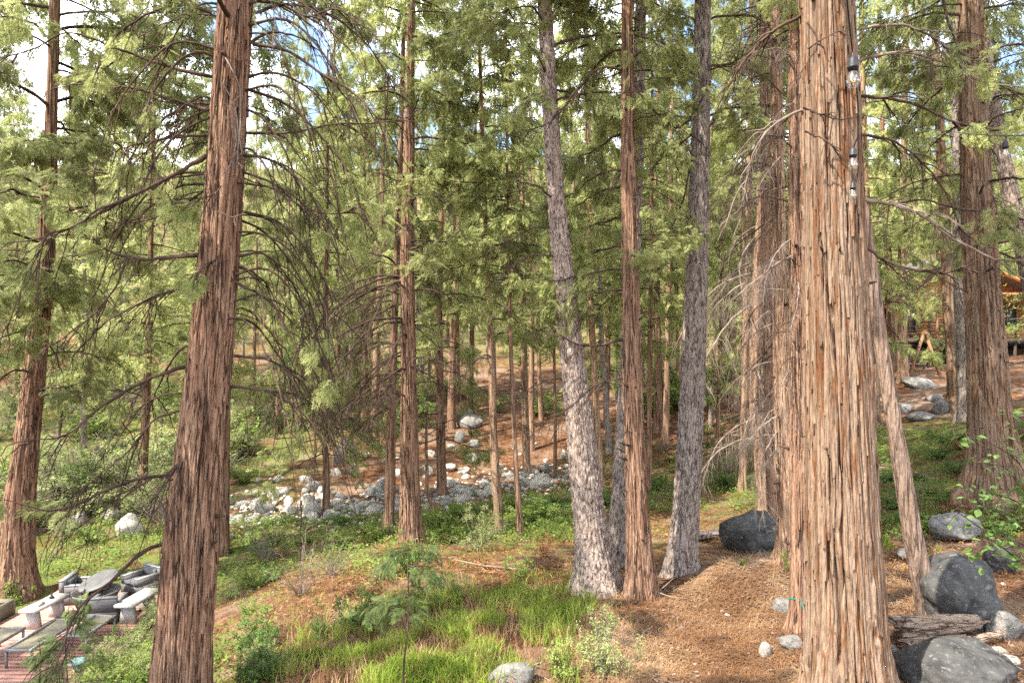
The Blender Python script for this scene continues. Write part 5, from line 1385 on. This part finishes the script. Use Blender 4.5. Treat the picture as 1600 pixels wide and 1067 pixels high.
def slab_bench(x, y, rz, L, W, label):
    t = thing('slab_bench', label, 'bench', (x, y, PZ), rz)
    MB().box((0, 0, .41), (W, L, .06)).build('top', M['white'], t)
    for s in (-1, 1):
        bmx = MB(); V = np.array([(-.9, -.06, 0), (.9, -.06, 0), (.9, .06, 0), (-.9, .06, 0), (-.6, -.05, .38), (.6, -.05, .38), (.6, .05, .38), (-.6, .05, .38)]) * [W / 2, 1, 1] + [0, s * L * .32, 0]
        bmx.add(V, Q=[[0, 3, 2, 1], [4, 5, 6, 7], [0, 1, 5, 4], [1, 2, 6, 5], [2, 3, 7, 6], [3, 0, 4, 7]]); bmx.build('support', M['white'], t)
    return t
slab_bench(-9.98, 14.6, -.12, 1.0, .36, 'white slab bench with small things lying on it, beside the loungers')
slab_bench(-8.15, 14.9, -.1, 1.05, .40, 'white slab table at the edge of the bushes')
ob = MB(); ob.lathe([(.001, 0), (.045, 0), (.05, .03), (.02, .05), (.015, .11), (.001, .12)], 12); ob = ob.build('small_lantern', M['black']); ob.location = (-9.98, 14.8, PZ + .44); tag(ob, 'small dark lantern standing on the white slab bench', 'lantern')
ob = MB(); ob.box((0, 0, .012), (.16, .2, .024)); ob.box((.02, .02, .035), (.12, .16, .022)); ob = ob.build('folded_cloth', M['white']); ob.location = (-10.0, 14.4, PZ + .44); tag(ob, 'folded pale cloth on the white slab bench', 'cloth')
def lounger(x, y0, y1, rz, label, back=.25, W=.56):
    t = thing('sun_lounger', label, 'lounger', (x, (y0 + y1) / 2, PZ), rz); L = (y1 - y0) / 2
    f = MB(); h = .34
    for s in (-1, 1): f.bar((s * W / 2, -L, h), (s * W / 2, L, h), .035, .05)
    f.bar((-W / 2 + .0175, -L + .02, h), (W / 2 - .0175, -L + .02, h), .035, .048); f.bar((-W / 2 + .0175, L - .02, h), (W / 2 - .0175, L - .02, h), .035, .048)
    f.build('frame', M['steel'], t)
    sl = MB(); n = 12; u = np.linspace(-1, 1, n); P1 = np.stack([np.full(n, -W / 2 + .02), u * (L - .03), h + .012 - .03 * (1 - u ** 2)], -1); P2 = P1 * [-1, 1, 1]; V = np.concatenate([P1, P2]); Vb = V - [0, 0, .008]
    k = np.arange(n - 1); sl.add(np.concatenate([V, Vb]), Q=np.concatenate([np.stack([k, k + n, k + n + 1, k + 1], -1), np.stack([k + 2 * n, k + 2 * n + 1, k + 3 * n + 1, k + 3 * n], -1)])); sl.build('sling', M['sling'], t)
    for sx in (-1, 1):
        for sy in (-1, 1): MB().bar((sx * W / 2, sy * (L - .05), 0), (sx * W / 2, sy * (L - .05), h - .025), .035).build('leg', M['steel'], t)
lounger(-9.88, 12.0, 13.5, -.02, 'metal-framed lounger on the open side of the patio boards', W=.48)
lounger(-9.05, 12.5, 13.9, -.02, 'metal-framed lounger in the middle of the three', W=.48)
lounger(-8.4, 13.1, 14.1, -.02, 'metal-framed lounger nearest the bushes', W=.42)
fp = thing('fire_pit', 'round fire pit with a tilted grey lid over a heap of sticks', 'fire pit', (-9.42, 15.45, PZ))
q_ = MB(); q_.lathe([(.001, .0), (.34, .0), (.36, .02), (.46, .28), (.50, .34), (.50, .37), (.46, .37), (.42, .30), (.001, .18)], 28); q_.build('bowl', M['lidmetal'], fp, smooth=False)
q_ = MB(); q_.lathe([(.001, .035), (.30, .03), (.40, .012), (.42, 0), (.42, -.02), (.40, -.02), (.001, .0)], 36); lid = q_.build('lid', M['lidmetal'], fp, smooth=False); lid.location = (-.02, .12, .56); lid.rotation_euler = (.28, -.22, 0)
for k in range(22):
    a = rp.uniform(0, 6.3); L = rp.uniform(.25, .5); c = np.array([rp.normal(.05, .16), rp.normal(-.05, .14), rp.uniform(.33, .47)]); dv = np.array([math.cos(a), math.sin(a), rp.normal(0, .25)]) * L / 2
    q_ = MB(); q_.tubes(np.array([c - dv, c + rp.normal(0, .01, 3), c + dv]), np.array([.012, .011, .008]), 5, cap=True); q_.build('stick', M['twig' if k % 3 else 'twig_grey'], fp)
q_ = MB(); q_.lathe([(.001, .10), (.10, .11), (.165, .15), (.17, .155), (.165, .16), (.10, .125), (.001, .115)], 24); q_.lathe([(.001, 0), (.09, 0), (.08, .02), (.025, .04), (.025, .1), (.001, .1)], 16)
M['glassy'] = plain_mat('sea_green_glass', [(.08, .16, .14), (.14, .23, .21), (.2, .29, .27)], 4, rough=.12, spec=.6, bmp=0)
dish = q_.build('glass_dish', M['glassy'], None, smooth=True); dish.location = (-7.95, 12.5, PZ); tag(dish, 'sea-green glass dish on a short foot beside the bushes', 'dish')
pl = thing('planter_box', 'low grey planter box at the outer edge of the patio', 'planter', (-11.3, 14.6, gz(-11.3, 14.6)))
for (c, sz) in [((0, -.5, .22), (.6, .05, .5)), ((0, .5, .22), (.6, .05, .5)), ((-.275, 0, .22), (.05, .95, .5)), ((.275, 0, .22), (.05, .95, .5))]: MB().box(c, sz).build('side_panel', M['sling'], pl)
MB().box((0, 0, .38), (.49, .94, .05)).build('soil', M['ground'], pl)

# ------------------------------------------------------------------ cabin, swing frame, picnic table
M['siding'] = plain_mat('orange_cedar_siding', [(.22, .080, .022), (.36, .145, .042), (.46, .21, .068)], 2.5, (.6, 1, 9), .55, .3, .2)
M['trim'] = plain_mat('dark_timber', [(.028, .020, .015), (.055, .040, .030), (.09, .065, .05)], 6, rough=.8)
M['roof'] = plain_mat('brown_shingle', [(.07, .055, .045), (.12, .095, .08), (.17, .14, .12)], 10, rough=.9)
M['rail'] = plain_mat('dark_rail', [(.015, .014, .014), (.03, .028, .027)], 8, rough=.7)
M['pane'] = plain_mat('window_pane', [(.03, .04, .045), (.05, .06, .065)], 2, rough=.06, spec=.6, bmp=0)
M['timber'] = plain_mat('red_brown_timber', [(.22, .10, .05), (.34, .17, .09), (.42, .24, .14)], 5, (2, 2, 2), .75)
M['grey_timber'] = plain_mat('grey_timber', [(.20, .16, .13), (.30, .25, .20), (.38, .32, .27)], 5, rough=.85)
cx0 = 22.6; cz0 = 4.0
cab = thing('cabin', 'orange timber cabin with a gable roof and raised dark-railed deck up the slope', 'cabin', (28.5, 46.0, cz0))
X0, X1, Zf, Ze, Za, AX = -5.6, 6.5, 1.25, 4.3, 6.5, .7
MB().box(((X0 + X1) / 2, 3.1, (Zf + Ze) / 2), (X1 - X0 - .1, 5.9, Ze - Zf)).build('wall_core', M['trim'], cab)
z = Zf; k = 0
opens = [(-4.6, -3.2, 1.7, 3.3), (-2.2, -1.2, 1.27, 3.4), (1.5, 3.2, 1.9, 3.4), (4.3, 5.6, 1.9, 3.4)]
while z < Ze - .05:
    zc = z + .10; segs = [(X0, X1)]
    for (a, b2, c2, d2) in opens:
        if c2 < zc < d2:
            ns = []
            for (p0, p1) in segs:
                if a > p0 and b2 < p1: ns += [(p0, a), (b2, p1)]
                else: ns.append((p0, p1))
            segs = ns
    for (p0, p1) in segs: MB().box(((p0 + p1) / 2, .06, zc), (p1 - p0, .10, .192)).build('siding_board', M['siding'], cab)
    z += .2
z = Ze
while z < Za - .1:
    f = (Za - z - .1) / (Za - Ze); h0 = f * (AX - X0); h1 = f * (X1 - AX)
    MB().box((AX + (h1 - h0) / 2, .06, z + .1), (h0 + h1, .10, .192)).build('siding_board', M['siding'], cab); z += .2
for (a, b2, c2, d2) in opens:
    nm = 'door' if d2 - c2 > 2 else 'window'
    w_ = MB().box(((a + b2) / 2, .13, (c2 + d2) / 2), (b2 - a - .1, .03, d2 - c2 - .1)).build(nm, M['pane'], cab)
    fr = MB(); W2 = b2 - a; H2 = d2 - c2
    for s in (-1, 1): fr.box(((a + b2) / 2 + s * (W2 / 2 - .03), .08, (c2 + d2) / 2), (.10, .12, H2)); fr.box(((a + b2) / 2, .075, (c2 + d2) / 2 + s * (H2 / 2 - .03)), (W2 - .16, .11, .10))
    fr.box(((a + b2) / 2, .10, (c2 + d2) / 2), (.05, .05, H2 - .16)); fr.build('frame', M['timber'], w_)
for s, xe in ((-1, X0 - .7), (1, X1 + .7)):
    ze = Ze - .25; A_ = np.array([AX, 2.5, Za + .12]); B_ = np.array([xe, 2.5, ze]); xv = B_ - A_; L = np.linalg.norm(xv); xv = xv / L; R_ = np.stack([xv, [0, 1, 0], np.cross(xv, [0, 1, 0])], 1)
    rf = MB().box((A_ + B_) / 2, (L, 8.0, .12), R_).build('roof', M['roof'], cab)
    MB().box((A_ + B_) / 2 + np.array([0, -4.03, -.10]), (L, .05, .26), R_).build('barge_board', M['siding'], rf)
MB().box((.4, -1.6, Zf - .08), (13.0, 3.2, .10)).build('deck_floor', M['trim'], cab)
MB().box((.4, 3.1, -.1), (12.0, 5.7, 2.68)).build('foundation', M['trim'], cab)
MB().box((.4, -3.22, Zf - .22), (13.0, .06, .24)).build('deck_fascia', M['trim'], cab)
for k in range(8):
    x = -5.9 + k * 1.8
    MB().box((x, -3.1, -.1), (.14, .14, 2.3)).build('deck_post', M['trim'], cab)
    MB().box((x, -3.16, Zf + .52), (.09, .06, 1.1)).build('rail_post', M['rail'], cab)
for zr in (.15, .42, .69, .96): MB().box((.4, -3.17, Zf + zr), (13.0, .035, .045)).build('rail', M['rail'], cab)
MB().box((.4, -3.17, Zf + 1.09), (13.0, .12, .05)).build('rail', M['trim'], cab)
MB().box((-4.3, -1.0, 4.15), (3.4, 2.2, .16)).build('balcony_floor', M['trim'], cab)
for k in range(5): MB().box((-5.9 + k * .8, -2.05, 4.75), (.07, .07, 1.04)).build('balcony_post', M['rail'], cab)
for zr in (4.45, 4.7, 4.95, 5.25): MB().box((-4.3, -2.1, zr), (3.4, .05, .05)).build('balcony_rail', M['rail'], cab)
for x in (-5.85, -2.75): MB().box((x, -1.95, 2.6), (.14, .14, 2.95)).build('balcony_post', M['trim'], cab)
MB().box((4.6, -1.2, 3.55), (4.6, 3.4, .12), np.array(Euler((-.28, 0, 0)).to_matrix())).build('porch_roof', M['siding'], cab)
sw = ray_ground(1445, 585)[0]; swing = thing('swing_frame', 'wooden A-shaped swing frame in front of the cabin deck', 'swing', sw)
d = sw[1]; hh = 66 / F * d; hw = 24 / F * d
for yo in (0, 2.0):
    for s in (-1, 1): MB().bar((s * hw, yo, -.05), (s * .03, yo, hh), .10, .11).build('leg', M['timber'], swing)
MB().bar((0, -.15, hh - .06), (0, 2.15, hh - .06), .11, .12).build('beam', M['timber'], swing)
MB().box((0, 1.0, .5), (.45, 1.3, .05)).build('seat', M['grey_timber'], swing)
MB().box((.24, 1.0, .75), (.05, 1.3, .42)).build('backrest', M['grey_timber'], swing)
for yo in (.42, 1.58): MB().bar((0, yo, .52), (0, yo, hh - .12), .02).build('chain', M['rail'], swing)
pt = ray_ground(1462, 580)[0] + np.array([.6, 2.6, 0]); pt[2] = gz(pt[0], pt[1]); tb = thing('picnic_table', 'grey picnic table with benches behind the swing frame', 'table', pt)
for k in range(5): MB().box((0, -.30 + k * .15, .75), (1.9, .14, .045)).build('top_board', M['grey_timber'], tb)
for s in (-1, 1):
    MB().box((0, s * .72, .45), (1.9, .26, .045)).build('bench_seat', M['grey_timber'], tb)
    MB().bar((s * .7, -.74, .40), (s * .7, .74, .40), .09, .05).build('cross_beam', M['grey_timber'], tb)
    for q_ in (-1, 1): MB().bar((s * .73, q_ * .62, -.03), (s * .73, q_ * .22, .72), .09, .05).build('leg', M['grey_timber'], tb)
bp = ray_ground(1435, 592)[0]; tm = MB(); tm.bar((-1.2, .25, .06), (1.1, -.25, .06), .16, .14); tm = tm.build('timber_edging', M['trim']); tm.location = [float(c) for c in bp]; tag(tm, 'dark timber edging lying in front of the swing frame', 'timber')
bp = ray_ground(1402, 590)[0]; tm = MB(); tm.bar((-.6, .0, .06), (.55, -.05, .06), .18, .13); tm = tm.build('timber_edging', M['siding']); tm.location = [float(c) for c in bp]; tag(tm, 'short orange timber lying beside the cedar by the swing', 'timber')

# ------------------------------------------------------------------ strings of light bulbs, ribbon
m, nt, b = new_mat('clear_bulb_glass')
tr_ = N(nt, 'ShaderNodeBsdfTransparent'); tr_.inputs['Color'].default_value = (.90, .90, .86, 1); gl_ = N(nt, 'ShaderNodeBsdfGlossy'); gl_.inputs['Roughness'].default_value = .04
mx = N(nt, 'ShaderNodeMixShader'); mx.inputs['Fac'].default_value = .16; nt.links.new(tr_.outputs[0], mx.inputs[1]); nt.links.new(gl_.outputs[0], mx.inputs[2]); nt.links.new(mx.outputs[0], nt.nodes['Material Output'].inputs['Surface'])
M['bulb'] = m
M['brass'] = plain_mat('amber_filament', [(.55, .33, .06), (.72, .48, .12)], 30, rough=.3, spec=.6, bmp=0)
def string_light(label, pts, bulbs):
    base = at(*pts[0]); t = thing('string_light', label, 'string light', base)
    C = catmull(np.array([at(*p) for p in pts]), 40) - base
    w_ = MB(); w_.tubes(C, np.full(40, .0045), 6); w_.build('wire', M['black'], t, smooth=True)
    for (px, py, d, drop) in bulbs:
        top = at(px, py, d) - base
        # short drop lead from the wire
        k = np.argmin(np.abs(C[:, 1] - top[1])) if abs(C[-1, 1] - C[0, 1]) > 2 else np.argmin(np.abs(C[:, 0] - top[0]))
        l_ = MB(); l_.tubes(np.array([C[k], (C[k] + top) / 2, top + [0, 0, -.01]]), np.full(3, .005), 6); lead = l_.build('lead', M['black'], t)
        s_ = MB(); s_.lathe([(.001, 0), (.012, 0), (.016, -.008), (.024, -.015), (.026, -.05), (.029, -.052), (.029, -.06), (.025, -.062), (.025, -.072), (.001, -.072)], 18); so = s_.build('socket', M['black'], t, smooth=False); so.location = [float(c) for c in top]
        g_ = MB(); g_.lathe([(.016, -.068), (.02, -.08), (.030, -.10), (.036, -.122), (.035, -.14), (.026, -.157), (.012, -.165), (.001, -.167)], 20); gb = g_.build('glass_bulb', M['bulb'], t, smooth=True); gb.location = so.location
        f_ = MB(); th = np.linspace(0, 5 * PI, 40); f_.tubes(np.stack([.009 * np.sin(th * .4), .006 * np.cos(th * .4), -.085 - .05 * np.abs(np.sin(th * .2))], -1), np.full(40, .0034), 5); fo = f_.build('filament', M['brass'], gb, smooth=True)
string_light('string of clear bulbs hanging down along the broad pale trunk', [(1318, -60, 2.9), (1330, 60, 3.45), (1340, 150, 4.1), (1341, 212, 4.9), (1341, 262, 6.1), (1340, 276, 6.7), (1338, 284, 7.3)], [(1333, 88, 3.55, .1), (1333, 230, 4.95, .1), (1333, 284, 6.4, .1)])
string_light('thin wire with one hanging bulb crossing the massive weathered cedar', [(1344, 178, 7.5), (1420, 196, 7.1), (1500, 207, 6.7), (1571, 212, 6.4), (1660, 208, 6.0)], [(1571, 220, 6.4, .1)])
M['teal'] = plain_mat('teal_ribbon', [(.02, .13, .11), (.03, .20, .16)], 5, rough=.6, bmp=0)
M['pink'] = plain_mat('red_ribbon', [(.25, .03, .05), (.35, .05, .07)], 5, rough=.6, bmp=0)
q = TREES['c1247']
for k, (mt, lb, zz, off) in enumerate([('teal', 'teal ribbon tied round the narrow cedar near its foot', CZ - (935 - 533) / F * 9.3, 0), ('pink', 'red ribbon tail hanging on the narrow cedar below the teal one', CZ - (955 - 533) / F * 9.3, .5)]):
    c, rad = axis_at(q.P, q.R, zz); th = np.linspace(0, 2 * PI, 30); rr = rad * 1.05 + .004
    V0 = np.stack([rr * np.cos(th), rr * np.sin(th), .03 * np.sin(th * 2 + off)], -1); V = np.concatenate([V0, V0 + [0, 0, .02 if k == 0 else .010]]); kx = np.arange(29)
    rbn = MB(); rbn.add(V, Q=np.stack([kx, kx + 1, kx + 31, kx + 30], -1))
    e = V0[20]; rbn.add(np.array([e, e + [.03, -.02, 0], e + [.06, -.05, -.16], e + [.03, -.05, -.18]]), Q=[[0, 1, 2, 3]])
    o = rbn.build('ribbon', M[mt]); o.location = [float(a) for a in c]; tag(o, lb, 'ribbon')
